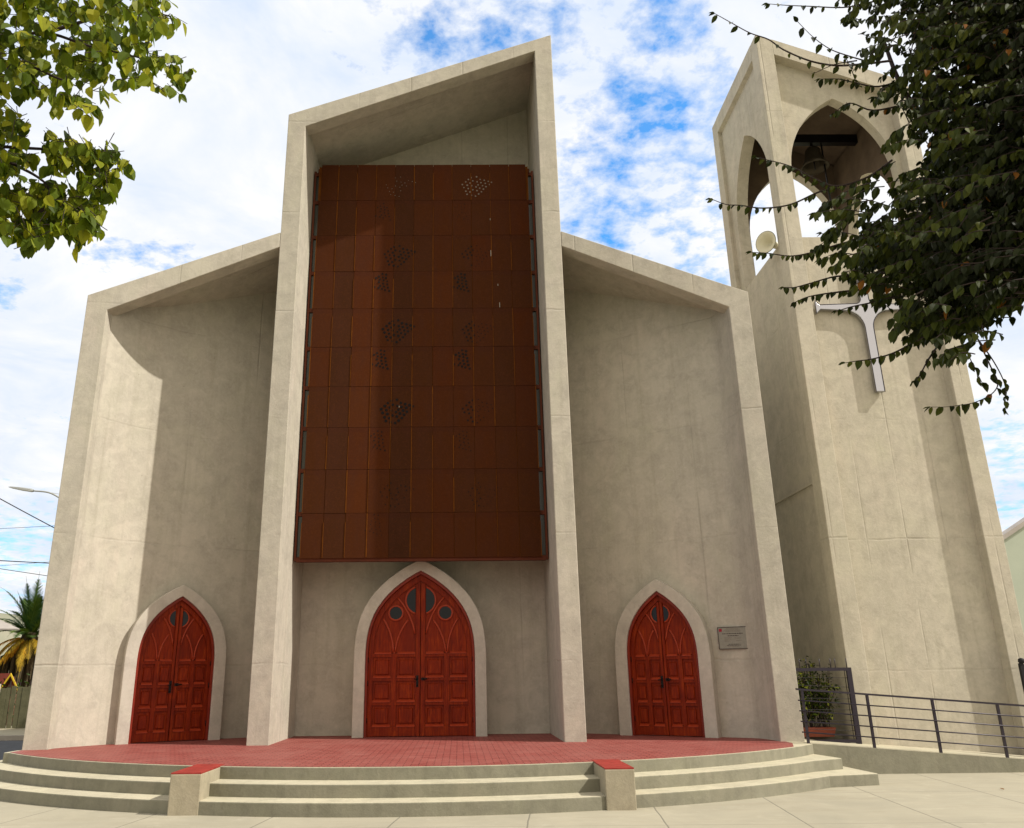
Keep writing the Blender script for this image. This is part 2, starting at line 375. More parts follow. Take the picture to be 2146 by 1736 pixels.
def empty(name, loc, label, cat, group=None):
    o = bpy.data.objects.new(name, None); col.objects.link(o); o.location = loc; o.empty_display_size = .3
    o.matrix_world = Matrix.Translation(Vector(loc)); return tag(o, label, cat, group)

def smooth_path(pts, n=5):
    out = []
    P_ = [pts[0]]+list(pts)+[pts[-1]]
    for i in range(1, len(P_)-2):
        for k in range(n):
            t = k/n; a, b, c, d = P_[i-1], P_[i], P_[i+1], P_[i+2]
            out.append(.5*((2*b)+(c-a)*t+(2*a-5*b+4*c-d)*t*t+(3*b-a-3*c+d)*t*t*t))
    out.append(pts[-1]); return out

def leaf(mb, base, axis, nrm, L, Wd, fold=.35, curl=.15, tone=.5, mi=0, tip=1.0):
    axis = axis.normalized(); side = axis.cross(nrm)
    if side.length < 1e-4: side = axis.orthogonal()
    side.normalize(); nrm = side.cross(axis)
    st = ((0, 0), (.18, .78), (.45, 1.0), (.75, .62), (1.0*tip, 0))
    mid = []; lft = []; rgt = []
    for t, w_ in st:
        c = base+axis*(L*t)-nrm*(curl*L*t*t); mid.append(c)
        if 0 < w_:
            o = side*(Wd*.5*w_); h = nrm*(fold*Wd*.5*w_); lft.append(c+o+h); rgt.append(c-o+h)
    vs = mid+lft+rgt   # 5 + 3 + 3
    fs = [(0, 1, 5), (1, 2, 6, 5), (2, 3, 7, 6), (3, 4, 7), (0, 8, 1), (1, 8, 9, 2), (2, 9, 10, 3), (3, 10, 4)]
    mb.add(vs, fs, mi, tone, False)

# ------------------------------------------------------------------ ground
g = MB('grassland'); g.add([(-900, -700, -.66), (900, -700, -.66), (900, 1500, -.66), (-900, 1500, -.66)], [(0, 1, 2, 3)])
tag(g.build('ground', recalc=False), kind='structure')
g = MB('pavement'); g.prism([(-9.3, -30, -.66+.002), (30, -30, -.658), (30, 8, -.658), (-9.3, 8, -.658)], [(-9.3, -30, -.5), (30, -30, -.5), (30, 8, -.5), (-9.3, 8, -.5)])
tag(g.build('pavement'), kind='structure')
g = MB('asphalt'); g.add([(-70, -30, -.65), (-9.35, -30, -.65), (-9.35, 12.6, -.65), (-70, 10.2, -.65)], [(0, 1, 2, 3)])
g.add([(-9.35, 8.3, -.651), (60, 8.3, -.651), (60, 14, -.651), (-9.35, 12.6, -.651)], [(0, 1, 2, 3)])
tag(g.build('road', recalc=False), kind='structure')
g = MB('dirt'); g.prism([(-70, 10.35, -.655), (-9.35, 12.75, -.655), (-9.35, 26, -.655), (-70, 26, -.655)], [(-70, 10.35, -.54), (-9.35, 12.75, -.54), (-9.35, 26, -.54), (-70, 26, -.54)])
tag(g.build('verge'), kind='structure')
g = MB('kerb'); g.prism([(-70, 10.2, -.66), (-9.35, 12.6, -.66), (-9.35, 12.745, -.66), (-70, 10.345, -.66)], [(-70, 10.2, -.5), (-9.35, 12.6, -.5), (-9.35, 12.745, -.5), (-70, 10.345, -.5)])
tag(g.build('kerb'), kind='structure')
# far hills
g = MB('hill'); N = 90; vs = []; fs = []
for i in range(N+1):
    x = -1500+3000*i/N
    h = 62+34*math.sin(i*.31+1)+18*math.sin(i*.77)+10*math.sin(i*1.9)
    for j in range(7):
        t = j/6; vs.append((x+40*math.sin(j*2+i), 700+500*t+20*math.sin(i*1.3+j), -1+h*math.sin(min(t*1.2, 1)*math.pi/2)*(1+.06*math.sin(i*2.1+j*3))))
for i in range(N):
    for j in range(6):
        a = i*7+j; fs.append((a, a+7, a+8, a+1))
g.add(vs, fs, smooth=True); tag(g.build('hills'), kind='structure')

# ------------------------------------------------------------------ church
church = empty('church', (0, 3, 0), 'large modern bare concrete church with rusted steel screen and three pointed doors', 'church')
P = .3
# central frame ring
def ring_front(outer, inner, yfun, depth, mb):
    # outer, inner: open outlines (bottom-left .. bottom-right), same count
    n = len(outer)
    F = [(x, yfun(x), z) for x, z in outer]; I = [(x, yfun(x), z) for x, z in inner]
    FB = [(x, y+depth, z) for x, y, z in F]; IB = [(x, y+depth, z) for x, y, z in I]
    vs = F+I+FB+IB; fs = []
    for i in range(n-1):
        fs += [(i, i+1, n+i+1, n+i), (2*n+i, 3*n+i, 3*n+i+1, 2*n+i+1), (i, 2*n+i, 2*n+i+1, i+1), (n+i, n+i+1, 3*n+i+1, 3*n+i)]
    fs += [(0, n, 3*n, 2*n), (n-1, 3*n-1, 4*n-1, 2*n-1)]
    mb.add(vs, fs)
m_ = MB('concrete')
ring_front([(-3.12, -.3), (-3.12, 13.74), (3.12, 16.03), (3.12, -.3)], [(-2.71, -.3), (-2.71, 13.41), (2.71, 15.55), (2.71, -.3)], lambda x: 0, .36, m_)
m_.build('central_frame', church, .012)
yw = lambda x: -.49+(6.95-abs(x))/(6.95-3.12)*.49
for sgn in (-1, 1):
    m_ = MB('concrete')
    ring_front([(sgn*6.95, -.3), (sgn*6.95, 8.86), (sgn*3.125, 10.62)], [(sgn*6.53, -.3), (sgn*6.53, 8.54), (sgn*3.125, 10.25)], yw, .36, m_)
    m_.build('side_frame', church, .012)
    # outer side wall
    m_ = MB('concrete'); x0, x1 = sorted((sgn*6.947, sgn*6.533)); m_.box((x0, -.3, -.3), (x1, 20, 8.7)); m_.build('side_wall', church)
    # splayed inner wall of the bay
    m_ = MB('concrete')
    kp = [Vector((sgn*a_, b_, 0)) for a_, b_ in (((6.535, -.17), (6.36, .12), (6.14, .42), (5.88, .70), (5.58, .93)) if sgn < 0 else ((6.535, -.15), (6.49, .12), (6.44, .33), (6.36, .455), (6.2, .574), (5.88, .779), (5.58, .971)))+((5.2, 1.21), (4.5, 1.66), (3.8, 2.11), (3.10, 2.56))]
    kp = smooth_path(kp, 4); zt = lambda x: 8.54+.502*(6.53-abs(x))+.36
    fs = [(i, i+1, len(kp)+i+1, len(kp)+i) if sgn < 0 else (i+1, i, len(kp)+i, len(kp)+i+1) for i in range(len(kp)-1)]
    m_.add([(p.x, p.y, -.3) for p in kp]+[(p.x, p.y, zt(p.x)) for p in kp], fs, smooth=True)
    m_.add([(p.x, p.y+.35, -.3) for p in kp]+[(p.x, p.y+.35, zt(p.x)) for p in kp], [f[::-1] for f in fs], smooth=True)
    tp = [(p.x, p.y, zt(p.x)) for p in kp]+[(p.x, p.y+.35, zt(p.x)) for p in kp]
    m_.add(tp, [(i, i+1, len(kp)+i+1, len(kp)+i) for i in range(len(kp)-1)])
    m_.build('bay_wall', church, recalc=False)
    # bay roof slab
    m_ = MB('concrete'); zs = lambda x: 8.54+.502*(6.53-abs(x))+.27
    pr = [(sgn*6.90, zs(6.90)), (sgn*3.11, zs(3.11)), (sgn*3.11, zs(3.11)+.18), (sgn*6.90, zs(6.90)+.18)]
    m_.prism([(x, yw(x)+.3, z) for x, z in pr], [(x, 20.2, z) for x, z in pr]); m_.build('bay_roof', church)
    # nave side wall
    m_ = MB('concrete'); x0, x1 = sorted((sgn*3.117, sgn*2.713)); zt2 = 13.7 if sgn < 0 else 15.9; m_.box((x0, .3, -.3), (x1, 20.1, zt2)); m_.build('nave_wall', church)
m_ = MB('concrete'); zc = lambda x: 13.41+(x+2.71)*.395
m_.prism([(-2.75, 2.5, -.3), (2.75, 2.5, -.3), (2.75, 2.5, zc(2.75)+.4), (-2.75, 2.5, zc(-2.75)+.4)], [(-2.75, 2.8, -.3), (2.75, 2.8, -.3), (2.75, 2.8, zc(2.75)+.4), (-2.75, 2.8, zc(-2.75)+.4)])
m_.build('back_wall', church)
m_ = MB('concrete'); pr = [(-3.0, zc(-3.0)+.27), (3.0, zc(3.0)+.27), (3.0, zc(3.0)+.42), (-3.0, zc(-3.0)+.42)]
m_.prism([(x, .3, z) for x, z in pr], [(x, 20.3, z) for x, z in pr]); m_.build('nave_roof', church)
m_ = MB('concrete'); m_.box((-6.8, 19.7, -.3), (6.8, 19.98, 8.6)); m_.box((-2.9, 19.72, 8.6), (2.9, 19.96, 13.5)); m_.build('rear_wall', church)

# steel screen
scr = MB(['rust', 'rustedge', 'hole', 'palehole', 'dropping'])
XP, ZP = .46364, .959; X0, Z0 = -2.55, 3.56
scr.box((-2.548, 1.235, 3.563), (2.548, 1.25, 13.147), 1)
for i in range(11):
    for j in range(10):
        gapx = random.choice((.003, .004, .009)); dy = random.uniform(-.004, .004)
        za = Z0+j*ZP+.003; zb = Z0+(j+1)*ZP-.003
        if j == 9: zb += .05
        x0 = X0+i*XP+gapx; x1 = X0+(i+1)*XP-gapx
        if j == 9: x0 = max(x0, -2.50); x1 = min(x1, 2.50)
        scr.box((x0, 1.215+dy, za), (x1, 1.2345, zb), 0)
big = [(850,675),(827,690),(862,702),(805,710),(840,720),(778,732),(817,738),(852,742),(790,757),(825,765),(862,775),(805,787),(838,793),(815,812),(850,820),
       (893,668),(922,690),(897,710),(955,697),(928,717),(987,706),(963,723),(1013,714),(997,732),(905,735),(940,742),(968,750),(888,752),(917,762),(947,770),(895,782),(931,792),(908,810),(883,827)]
small = [(783,884),(812,890),(757,903),(787,910),(810,915),(763,925),(792,932),(820,940),(757,947),(790,957),(822,963),(767,975),(797,980),(755,990),(781,998),(828,988),(805,1006),(838,1014),(735,915),(722,983)]
for i in range(0, 12):
    for j in range(10):
        if random.random() < (.8 if i < 7 else .55):
            xx = X0+i*XP+random.uniform(-.004, .004); hw_ = random.choice((.005, .007, .010)); zt_ = Z0+(j+1)*ZP-random.choice((.01, .01, .2))
            scr.box((xx-hw_, 1.205, Z0+j*ZP+.01), (xx+hw_, 1.22, zt_), 1)
def dot(x, z, r_, mi):
    y = 1.2075; n = 8
    scr.add([(x+r_*math.cos(k*math.pi/4), y, z+r_*math.sin(k*math.pi/4)) for k in range(n)], [tuple(range(n))], mi)
for (cx, cz, rr, mi, keep) in [(-.63, 12.57, .008, 3, .6), (1.23, 12.57, .016, 3, 1), (-.63, 10.67, .020, 2, 1), (1.21, 10.67, .016, 2, .8), (-.63, 8.74, .022, 2, 1), (1.21, 8.72, .018, 2, .9),
                               (-.63, 6.80, .024, 2, 1), (1.19, 6.80, .017, 2, .9), (-.60, 4.92, .011, 2, .7), (1.30, 4.91, .011, 2, .8)]:
    for (a, b) in big:
        xx = (a-872)/330; f = 1
        if cx > 1 and mi == 2 and xx > .02: f = .55
        if random.random() < keep: dot(cx+xx, cz-(b-748)/292, rr*1.35*f*random.uniform(.85, 1.1), mi)
for (cx, cz, rr, keep) in [(-.96, 11.87, .014, .8), (-.95, 9.98, .020, 1), (-.95, 8.04, .021, 1), (-.97, 6.12, .014, .9), (-1.0, 4.26, .009, .8), (.91, 11.87, .008, .7), (.90, 9.97, .022, 1), (.91, 8.03, .022, 1), (.91, 6.1, .011, .9)]:
    for (a, b) in small:
        if random.random() < keep: dot(cx+(a-785)/330, cz-(b-950)/292, rr*1.25*random.uniform(.85, 1.1), 2)
for (x, z, l) in [(1.60, 11.68, .05), (1.60, 10.82, .16), (1.75, 9.93, .05), (1.78, 9.45, .12), (-.52, 6.93, .04)]:
    scr.box((x, 1.2035, z-l), (x+.012, 1.208, z), 4)
screen = scr.build('steel_screen', church, recalc=False)
fr = MB('rustframe')
for sx in (-1, 1):
    a, b = sorted((sx*2.69, sx*2.645)); fr.box((a, 1.28, 3.52), (b, 1.42, 13.06))
    for j in range(11):
        zc_ = min(3.56+j*ZP, 12.98); a, b = sorted((sx*2.645, sx*2.40)); fr.box((a, 1.29, zc_-.045), (b, 1.38, zc_+.045))
fr.box((-2.64, 1.26, 3.50), (2.64, 1.40, 3.575)); fr.box((-2.60, 1.27, 13.0), (2.60, 1.38, 13.12))
fr.box((-.05, 1.26, 12.2), (.03, 1.37, 13.0))
for sx in (-1.6, 1.6, 0):
    for z in (5.5, 8.3, 11.2): fr.box((sx-.04, 1.38, z-.04), (sx+.04, 2.5, z+.04))
fr.build('screen_frame', screen)
for sx in (-1, 1):
    gl = MB('glass_strip'); a, b = sorted((sx*2.643, sx*2.42)); gl.box((a, 1.33, 3.6), (b, 1.345, 12.95)); gl.build('glass_strip', screen)

# arches and doors
def arch(hw, spring, apex, n=14, bulge=.08):
    h = apex-spring; Rr = (hw*hw+h*h)/(2*hw); pts = []
    cx = Rr-hw; a1 = math.atan2(h, -cx) if cx > 0 else math.atan2(h, -cx)
    for i in range(n+1):
        a = math.pi+(a1-math.pi)*i/n; pts.append((cx+Rr*math.cos(a), spring+Rr*math.sin(a)))
    pts = [(x*(1+bulge*6.75*((z-spring)/h)**2*(1-(z-spring)/h)), z) for x, z in pts]
    pts[-1] = (0, apex)
    return pts           # from left spring up to the apex
def full_arch(hw, spring, apex, base=0., n=14):
    l = arch(hw, spring, apex, n); return [(-hw, base)]+l+[(-x, z) for x, z in l[-2::-1]]+[(hw, base)]
def arch_x(hw, spring, apex, z):
    if z <= spring: return hw
    h = apex-spring; Rr = (hw*hw+h*h)/(2*hw); dz = z-spring
    if dz >= Rr: return 0
    return max(0, math.sqrt(Rr*Rr-dz*dz)-(Rr-hw))
def frame_mt(origin, ang):      # local u, d (towards the viewer), z
    u = Vector((math.cos(ang), math.sin(ang), 0)); d = Vector((math.sin(ang), -math.cos(ang), 0))
    return Matrix(((u.x, d.x, 0, origin[0]), (u.y, d.y, 0, origin[1]), (0, 0, 1, 0), (0, 0, 0, 1)))
def arch_ring(mb, mt, o_, i_, d0, d1, mi=0):
    n = len(o_); vs = []
    for d in (d1, d0):
        vs += [mt @ Vector((x, d, z)) for x, z in o_]; vs += [mt @ Vector((x, d, z)) for x, z in i_]
    fs = []
    for i in range(n-1):
        fs += [(i, i+1, n+i+1, n+i), (2*n+i, 3*n+i, 3*n+i+1, 2*n+i+1), (i, 2*n+i, 2*n+i+1, i+1), (n+i, n+i+1, 3*n+i+1, 3*n+i)]
    mb.add(vs, fs, mi)
def make_door(origin, ang, hwo, hwi, spring, apo, api, p, central, label):
    mt = frame_mt(origin, ang)          # origin: centre of the surround's front face at the floor
    s_ = MB('surround'); arch_ring(s_, mt, full_arch(hwo, spring, apo, -.05), full_arch(hwi, spring, api, -.05), -p, 0)
    s_.build('door_surround', church, .012)
    f = MB('wooddark'); ji = .05
    arch_ring(f, mt, full_arch(hwi-.002, spring, api-.003, .005), full_arch(hwi-ji, spring, api-.075, .005), -.22, -.045)
    f.build('door_frame', church, .006)
    hw, ap = hwi-ji-.003, api-.08; sc = hw/1.1
    for sg in (-1, 1):
        d0 = -.15                        # panel plane
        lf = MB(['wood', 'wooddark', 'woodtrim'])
        A = [(x, z) for x, z in arch(hw, spring, ap)]           # left half
        half = [(-.003, .01), (-hw, .01)]+A[:-1]+[(-.003, ap-.01)]
        def L(x, d, z): return mt @ Vector((-sg*x*-1 if sg > 0 else x, d, z)) if False else mt @ Vector(((x if sg < 0 else -x), d, z))
        bk = [L(x, d0-.03, z) for x, z in half]; ft = [L(x, d0, z) for x, z in half]
        lf.prism(bk, ft)
        def bx(s0, s1, z0, z1, da, db, mi=0, ins=0):
            # s measured from the meeting edge outwards
            a = [L(-s0, da, z0), L(-s1, da, z0), L(-s1, da, z1), L(-s0, da, z1)]
            b = [L(-s0-ins, db, z0+ins), L(-s1+ins, db, z0+ins), L(-s1+ins, db, z1-ins), L(-s0-ins, db, z1-ins)]
            lf.prism(a, b, mi)
        st = .035
        # band that follows the arch
        Ao = [(-hw, .01)]+A; w_ = .10*max(sc, .8)
        Ai = [(-(hw-w_), .01)]+[(-max(arch_x(hw-w_, spring, ap-w_*1.35, z2), 0.0), z2) for z2 in []]
        inn = arch(hw-w_, spring, ap-w_*1.3); Ai = [(-(hw-w_), .01)]+inn
        n = len(Ao); vs = []
        for d in (d0+st, d0-.01):
            vs += [L(min(x, -.003), d, z) for x, z in Ao]+[L(min(x, -.003), d, z) for x, z in Ai]
        fs = []
        for i in range(n-1):
            fs += [(i, i+1, n+i+1, n+i), (i, 2*n+i, 2*n+i+1, i+1), (n+i, n+i+1, 3*n+i+1, 3*n+i)]
        lf.add(vs, fs)
        # meeting stile, reaching up to the band
        ms = .10*max(sc, .62); bx(.004, ms, .012, ap-w_*1.3-ms*.55, d0-.01, d0+st+.002, 0, .004)
        k = (1.60 if central else 1.50)
        rails = [.0, .205, .685, 1.165, 1.645] if central else [.0, .19, .64, 1.08, 1.53]
        rh = .075
        so = hw-w_+.01; mid = (ms+so)/2; mw = .055*max(sc, .8)
        for q, z in enumerate(rails):
            if q == 1: continue
            za = .012 if q == 0 else z-rh; zb = .13 if q == 0 else z
            if q == 0: zb = rails[1]-rh+.0
            bx(ms-.004, so, za, zb if q else rails[1], d0-.012, d0+st-.003, 0, .004)
        bx(mid-mw, mid+mw, rails[1]-.004, rails[-1]-.004, d0-.012, d0+st-.0015, 0, .004)
        for q in range(1, 4):
            za, zb = rails[q]+.0, rails[q+1]-rh
            for (sa, sb) in ((ms, mid-mw), (mid+mw, so-.01)):
                # raised field and a highlight-coloured bead under and over it
                bx(sa+.045*sc, sb-.045*sc, za+.05, zb-.05, d0-.005, d0+.022, 0, .018)
                z1 = za; zt_ = za+.034; dA, dB = d0-.004, d0+st+.012
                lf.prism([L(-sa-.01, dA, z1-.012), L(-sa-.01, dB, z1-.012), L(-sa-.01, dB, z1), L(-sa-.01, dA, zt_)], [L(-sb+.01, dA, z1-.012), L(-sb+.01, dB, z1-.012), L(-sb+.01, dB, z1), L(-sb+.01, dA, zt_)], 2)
        for (sa, sb) in ((ms, mid-mw), (mid+mw, so-.03)):
            z1 = rails[-1]; zt_ = z1+.034; dA, dB = d0-.004, d0+st+.012
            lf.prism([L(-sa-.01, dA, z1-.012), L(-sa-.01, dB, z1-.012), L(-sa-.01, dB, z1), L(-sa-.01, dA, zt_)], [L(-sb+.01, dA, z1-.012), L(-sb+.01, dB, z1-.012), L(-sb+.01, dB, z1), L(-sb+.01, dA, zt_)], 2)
        # tracery beads
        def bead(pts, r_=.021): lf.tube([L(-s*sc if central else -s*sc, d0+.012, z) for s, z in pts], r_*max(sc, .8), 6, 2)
        def curve(p0, p1, bulge, n=9):
            (a, b), (c, d) = p0, p1; dx, dz = c-a, d-b; Ln = math.hypot(dx, dz); nx, nz = -dz/Ln, dx/Ln
            return [(a+dx*t+nx*bulge*4*t*(1-t), b+dz*t+nz*bulge*4*t*(1-t)) for t in [i/n for i in range(n+1)]]
        zb0 = rails[-1]; vz = (lambda z: z) if central else (lambda z: zb0+(z-1.645)*.74)
        mdu = mid/sc
        bead(curve((mdu+.02, zb0+.02), (.80, vz(2.36)), .055)); bead(curve((mdu-.02, zb0+.02), (.27, vz(2.33)), -.055))
        bead(curve((.12, vz(2.05)), (.50, vz(2.80)), .06)); 
        bead(curve((mdu, zb0+.0), (mdu, zb0+.03), 0))
        # glazed circles
        def ringpts(cx, cz, r_, a0=0, a1=2*math.pi, n=24): return [L(-(cx+r_*math.cos(a0+(a1-a0)*i/n)), d0+.012, cz+r_*math.sin(a0+(a1-a0)*i/n)) for i in range(n+1)]
        glasses = []
        if central:
            glasses.append((.03, 2.74, .275, True)); glasses.append((.53, 2.475, .135, False))
        else: glasses.append((.02, 2.36, .165, True))
        for (cx, cz, r_, halfc) in glasses:
            if halfc:
                ca = math.acos((ms+.012-cx)/r_); pts = ringpts(cx, cz, r_+.015, -ca, ca)
            else: pts = ringpts(cx, cz, r_+.015)[:-1]
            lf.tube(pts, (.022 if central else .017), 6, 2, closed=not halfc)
        leaf = lf.build('door_leaf', church)
        for (cx, cz, r_, halfc) in glasses:
            gm = MB('glass_dark')
            if halfc:
                ca = math.acos((ms+.012-cx)/r_); a = ringpts(cx, cz, r_, -ca, ca)
            else: a = ringpts(cx, cz, r_)[:-1]
            dv = (mt.to_3x3() @ Vector((0, 1, 0)))*.006
            gm.prism([q-dv for q in a], [q for q in a]); gm.build('window_pane', leaf)
        hd = MB('iron'); hz = 1.10 if central else 1.04
        if sg < 0:
            bxm = lambda s0, s1, z0, z1, da, db: hd.prism([L(-s0, da, z0), L(-s1, da, z0), L(-s1, da, z1), L(-s0, da, z1)], [L(-s0, db, z0), L(-s1, db, z0), L(-s1, db, z1), L(-s0, db, z1)])
            bxm(.035, .085, hz-.13, hz+.10, d0+st, d0+st+.012)
            hd.tube([L(-.06, d0+st+.01, hz+.03), L(-.06, d0+st+.06, hz+.03), L(-.12, d0+st+.065, hz+.02)], .013, 8); hd.tube([L(-.06, d0+st+.008, hz-.09), L(-.06, d0+st+.02, hz-.09)], .02, 8)
        else:
            bxm = lambda s0, s1, z0, z1, da, db: hd.prism([L(-s0, da, z0), L(-s1, da, z0), L(-s1, da, z1), L(-s0, da, z1)], [L(-s0, db, z0), L(-s1, db, z0), L(-s1, db, z1), L(-s0, db, z1)])
            bxm(.02, .10, hz+.0, hz+.055, d0+st, d0+st+.012); hd.tube([L(-.06, d0+st+.01, hz+.03), L(-.06, d0+st+.06, hz+.03), L(-.15, d0+st+.065, hz+.03)], .015, 8)
        hd.build('handle', leaf)
        for z in (.32, 1.05, spring+.02):
            hg = MB('iron'); hg.tube([L(-hw+.002, d0+st+.006, z-.05), L(-hw+.002, d0+st+.006, z+.05)], .011, 8); hg.build('hinge', leaf)
make_door((-.03, 1.75), 0, 1.385, 1.15, 1.5, 3.60, 3.36, .77, True, '')
ANG = math.atan2(2.24, 3.5)
make_door((-4.89, 1.115), ANG, 1.0, .765, 1.45, 3.03, 2.80, .30, False, '')
make_door((4.88, 1.125), -ANG, 1.0, .745, 1.45, 3.06, 2.82, .30, False, '')

# plaque on the right bay wall
pl = empty('wall_plaque', (6.24, .54, 1.6), 'small grey engraved plaque screwed to the concrete wall beside the right door', 'plaque')
mt = frame_mt((6.20, .555), -ANG)
b_ = MB('plaque'); b_.box((-.285, 0, 1.635), (.285, .02, 2.045), 0, mt); b_.build('plate', pl)
b_ = MB('ink')
for (a, b, c, d) in ((-.292, -.278, 1.628, 2.052), (.278, .292, 1.628, 2.052), (-.278, .278, 1.628, 1.640), (-.278, .278, 2.040, 2.052)): b_.box((a, .001, c), (b, .026, d), 0, mt)
b_.build('rim', pl)
b_ = MB('redink'); b_.box((-.262, .02, 1.965), (-.205, .0225, 2.02), 0, mt); b_.build('red_emblem', pl)
def textrow(z, x0, x1, h, mi):
    b_ = MB(['ink', 'inkpale']); x = x0
    while x < x1-.01:
        l = min(random.uniform(.014, .045), x1-x); b_.box((x, .02, z), (x+l, .0222, z+h), mi, mt); x += l+.008
    b_.build('lettering_line', pl)
for (z, x0, x1, h, mi) in [(2.015, -.12, .13, .009, 1), (1.995, -.15, .15, .009, 1), (1.975, -.17, .17, .009, 1), (1.955, -.14, .14, .009, 1), (1.915, -.20, .21, .016, 0), (1.875, -.10, .12, .014, 0),
                           (1.845, -.17, -.02, .008, 1), (1.845, .03, .17, .008, 1), (1.825, -.17, -.05, .008, 1), (1.825, .03, .15, .008, 1), (1.805, -.17, -.03, .008, 1), (1.785, -.17, -.06, .008, 1), (1.785, .05, .19, .008, 1), (1.765, -.17, -.05, .008, 1),
                           (1.715, -.10, .11, .010, 0), (1.695, -.13, .14, .010, 0), (1.672, -.11, .10, .008, 1)]: textrow(z, x0, x1, h, mi)

# ------------------------------------------------------------------ steps, landing and ramp
steps = empty('entrance_steps', (0, -3, -.5), 'wide curved concrete steps with red brick landing and two red capped cheek walls', 'steps')
CY = 5.29
def arcpts(Rr, xa, xb, n=48): return [(xa+(xb-xa)*i/n, CY-math.sqrt(Rr*Rr-(xa+(xb-xa)*i/n)**2)) for i in range(n+1)]
def slab(mb, pts, z0, z1, mi_side=0, mi_top=1):
    n = len(pts); vs = [(x, y, z0) for x, y in pts]+[(x, y, z1) for x, y in pts]
    mb.add(vs, [(i, (i+1) % n, n+(i+1) % n, n+i) for i in range(n)], mi_side); mb.add([(x, y, z1) for x, y in pts], [tuple(range(n))], mi_top)
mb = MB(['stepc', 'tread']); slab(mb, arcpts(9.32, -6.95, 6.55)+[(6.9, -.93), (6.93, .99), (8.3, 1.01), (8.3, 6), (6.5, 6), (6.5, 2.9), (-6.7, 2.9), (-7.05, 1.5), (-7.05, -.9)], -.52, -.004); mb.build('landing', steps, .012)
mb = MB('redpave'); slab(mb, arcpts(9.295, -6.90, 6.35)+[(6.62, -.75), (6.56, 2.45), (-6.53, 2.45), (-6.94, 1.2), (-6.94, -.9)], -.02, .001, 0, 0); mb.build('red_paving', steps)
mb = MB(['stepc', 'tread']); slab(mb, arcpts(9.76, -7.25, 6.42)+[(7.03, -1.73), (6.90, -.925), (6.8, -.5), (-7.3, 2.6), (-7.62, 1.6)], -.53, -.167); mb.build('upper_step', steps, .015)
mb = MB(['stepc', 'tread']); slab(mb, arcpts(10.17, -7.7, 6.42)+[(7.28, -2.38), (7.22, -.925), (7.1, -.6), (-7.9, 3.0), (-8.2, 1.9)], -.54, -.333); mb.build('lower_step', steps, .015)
for (xa, xb, yf) in ((-2.975, -2.575, -4.55), (2.67, 3.06, -4.56)):
    mb = MB('cheek'); mb.box((xa, yf, -.55), (xb, -3.45, -.012)); c_ = mb.build('cheek_wall', steps, .012)
    mb = MB('redcap'); mb.box((xa+.004, yf+.004, -.012), (xb-.004, -3.42, .006)); mb.build('red_cap', c_)
# ramp: kerb wall and sloping surface
zr = lambda x: -(x-6.88)*.0795
mb = MB(['stepc', 'tread']); xe = 12.9
ft = [(6.88, -.92), (xe, -.92)]
mb.add([(6.88, -.92, -.55), (xe, -.92, -.55), (xe, -.92, zr(xe)), (6.88, -.92, zr(6.88)+.001)], [(0, 1, 2, 3)], 0)
mb.add([(6.88, -.92, .001), (xe, -.92, zr(xe)), (xe, 1.0, zr(xe)), (6.88, 1.0, .001)], [(0, 1, 2, 3)], 1)
mb.add([(xe, -.92, -.55), (xe, 1.0, -.55), (xe, 1.0, zr(xe)), (xe, -.92, zr(xe))], [(0, 1, 2, 3)], 0)
mb.build('ramp', steps, recalc=False)

# railing
rl = empty('ramp_railing', (6.9, -.85, 0), 'dark metal railing with five sloping bars along the ramp edge', 'railing')
Yr = -.86
xs = [6.86+1.145*i for i in range(6)]
for x in xs:
    q = MB('railmetal'); q.box((x-.02, Yr-.02, zr(x)-.01), (x+.02, Yr+.02, zr(x)+.87)); q.build('post', rl)
for k, (h, r_) in enumerate([(.885, .022), (.70, .011), (.525, .011), (.35, .011), (.175, .011)]):
    q = MB('railmetal'); x0 = 6.86-.10; x1 = xs[-1]+.1; yo = 0 if k == 0 else .0
    if k == 0: 
        q.prism([(x0, Yr-.025, zr(x0)+h-.016), (x0, Yr+.025, zr(x0)+h-.016), (x0, Yr+.025, zr(x0)+h+.016), (x0, Yr-.025, zr(x0)+h+.016)],
                [(x1, Yr-.025, zr(x1)+h-.016), (x1, Yr+.025, zr(x1)+h-.016), (x1, Yr+.025, zr(x1)+h+.016), (x1, Yr-.025, zr(x1)+h+.016)])
    else: q.tube([(x0, Yr-.03, zr(x0)+h), (x1, Yr-.03, zr(x1)+h)], r_, 8)
    q.build('top_rail' if k == 0 else 'lower_rail', rl)

for (x, y, a, lb_) in ((1738, 1648, .5, 'small dry brown leaf at the foot of the lowest step near its right end'), (2105, 1655, 2.1, 'small dry brown leaf on the open pavement below the railing')):
    d_ = fw+rt*((x-PX)/FPX)-up*((y-PY)/FPX); p = CAM+d_*((-.492-CAM.z)/d_.z); q = MB('leafR'); ax_ = Vector((math.cos(a), math.sin(a), .05))
    leaf(q, p, ax_, Vector((0, 0, 1)), .07, .04, .5, -.15, 1.0); tag(q.build('dry_leaf', recalc=False), lb_, 'leaf', 'dry leaves on the pavement')
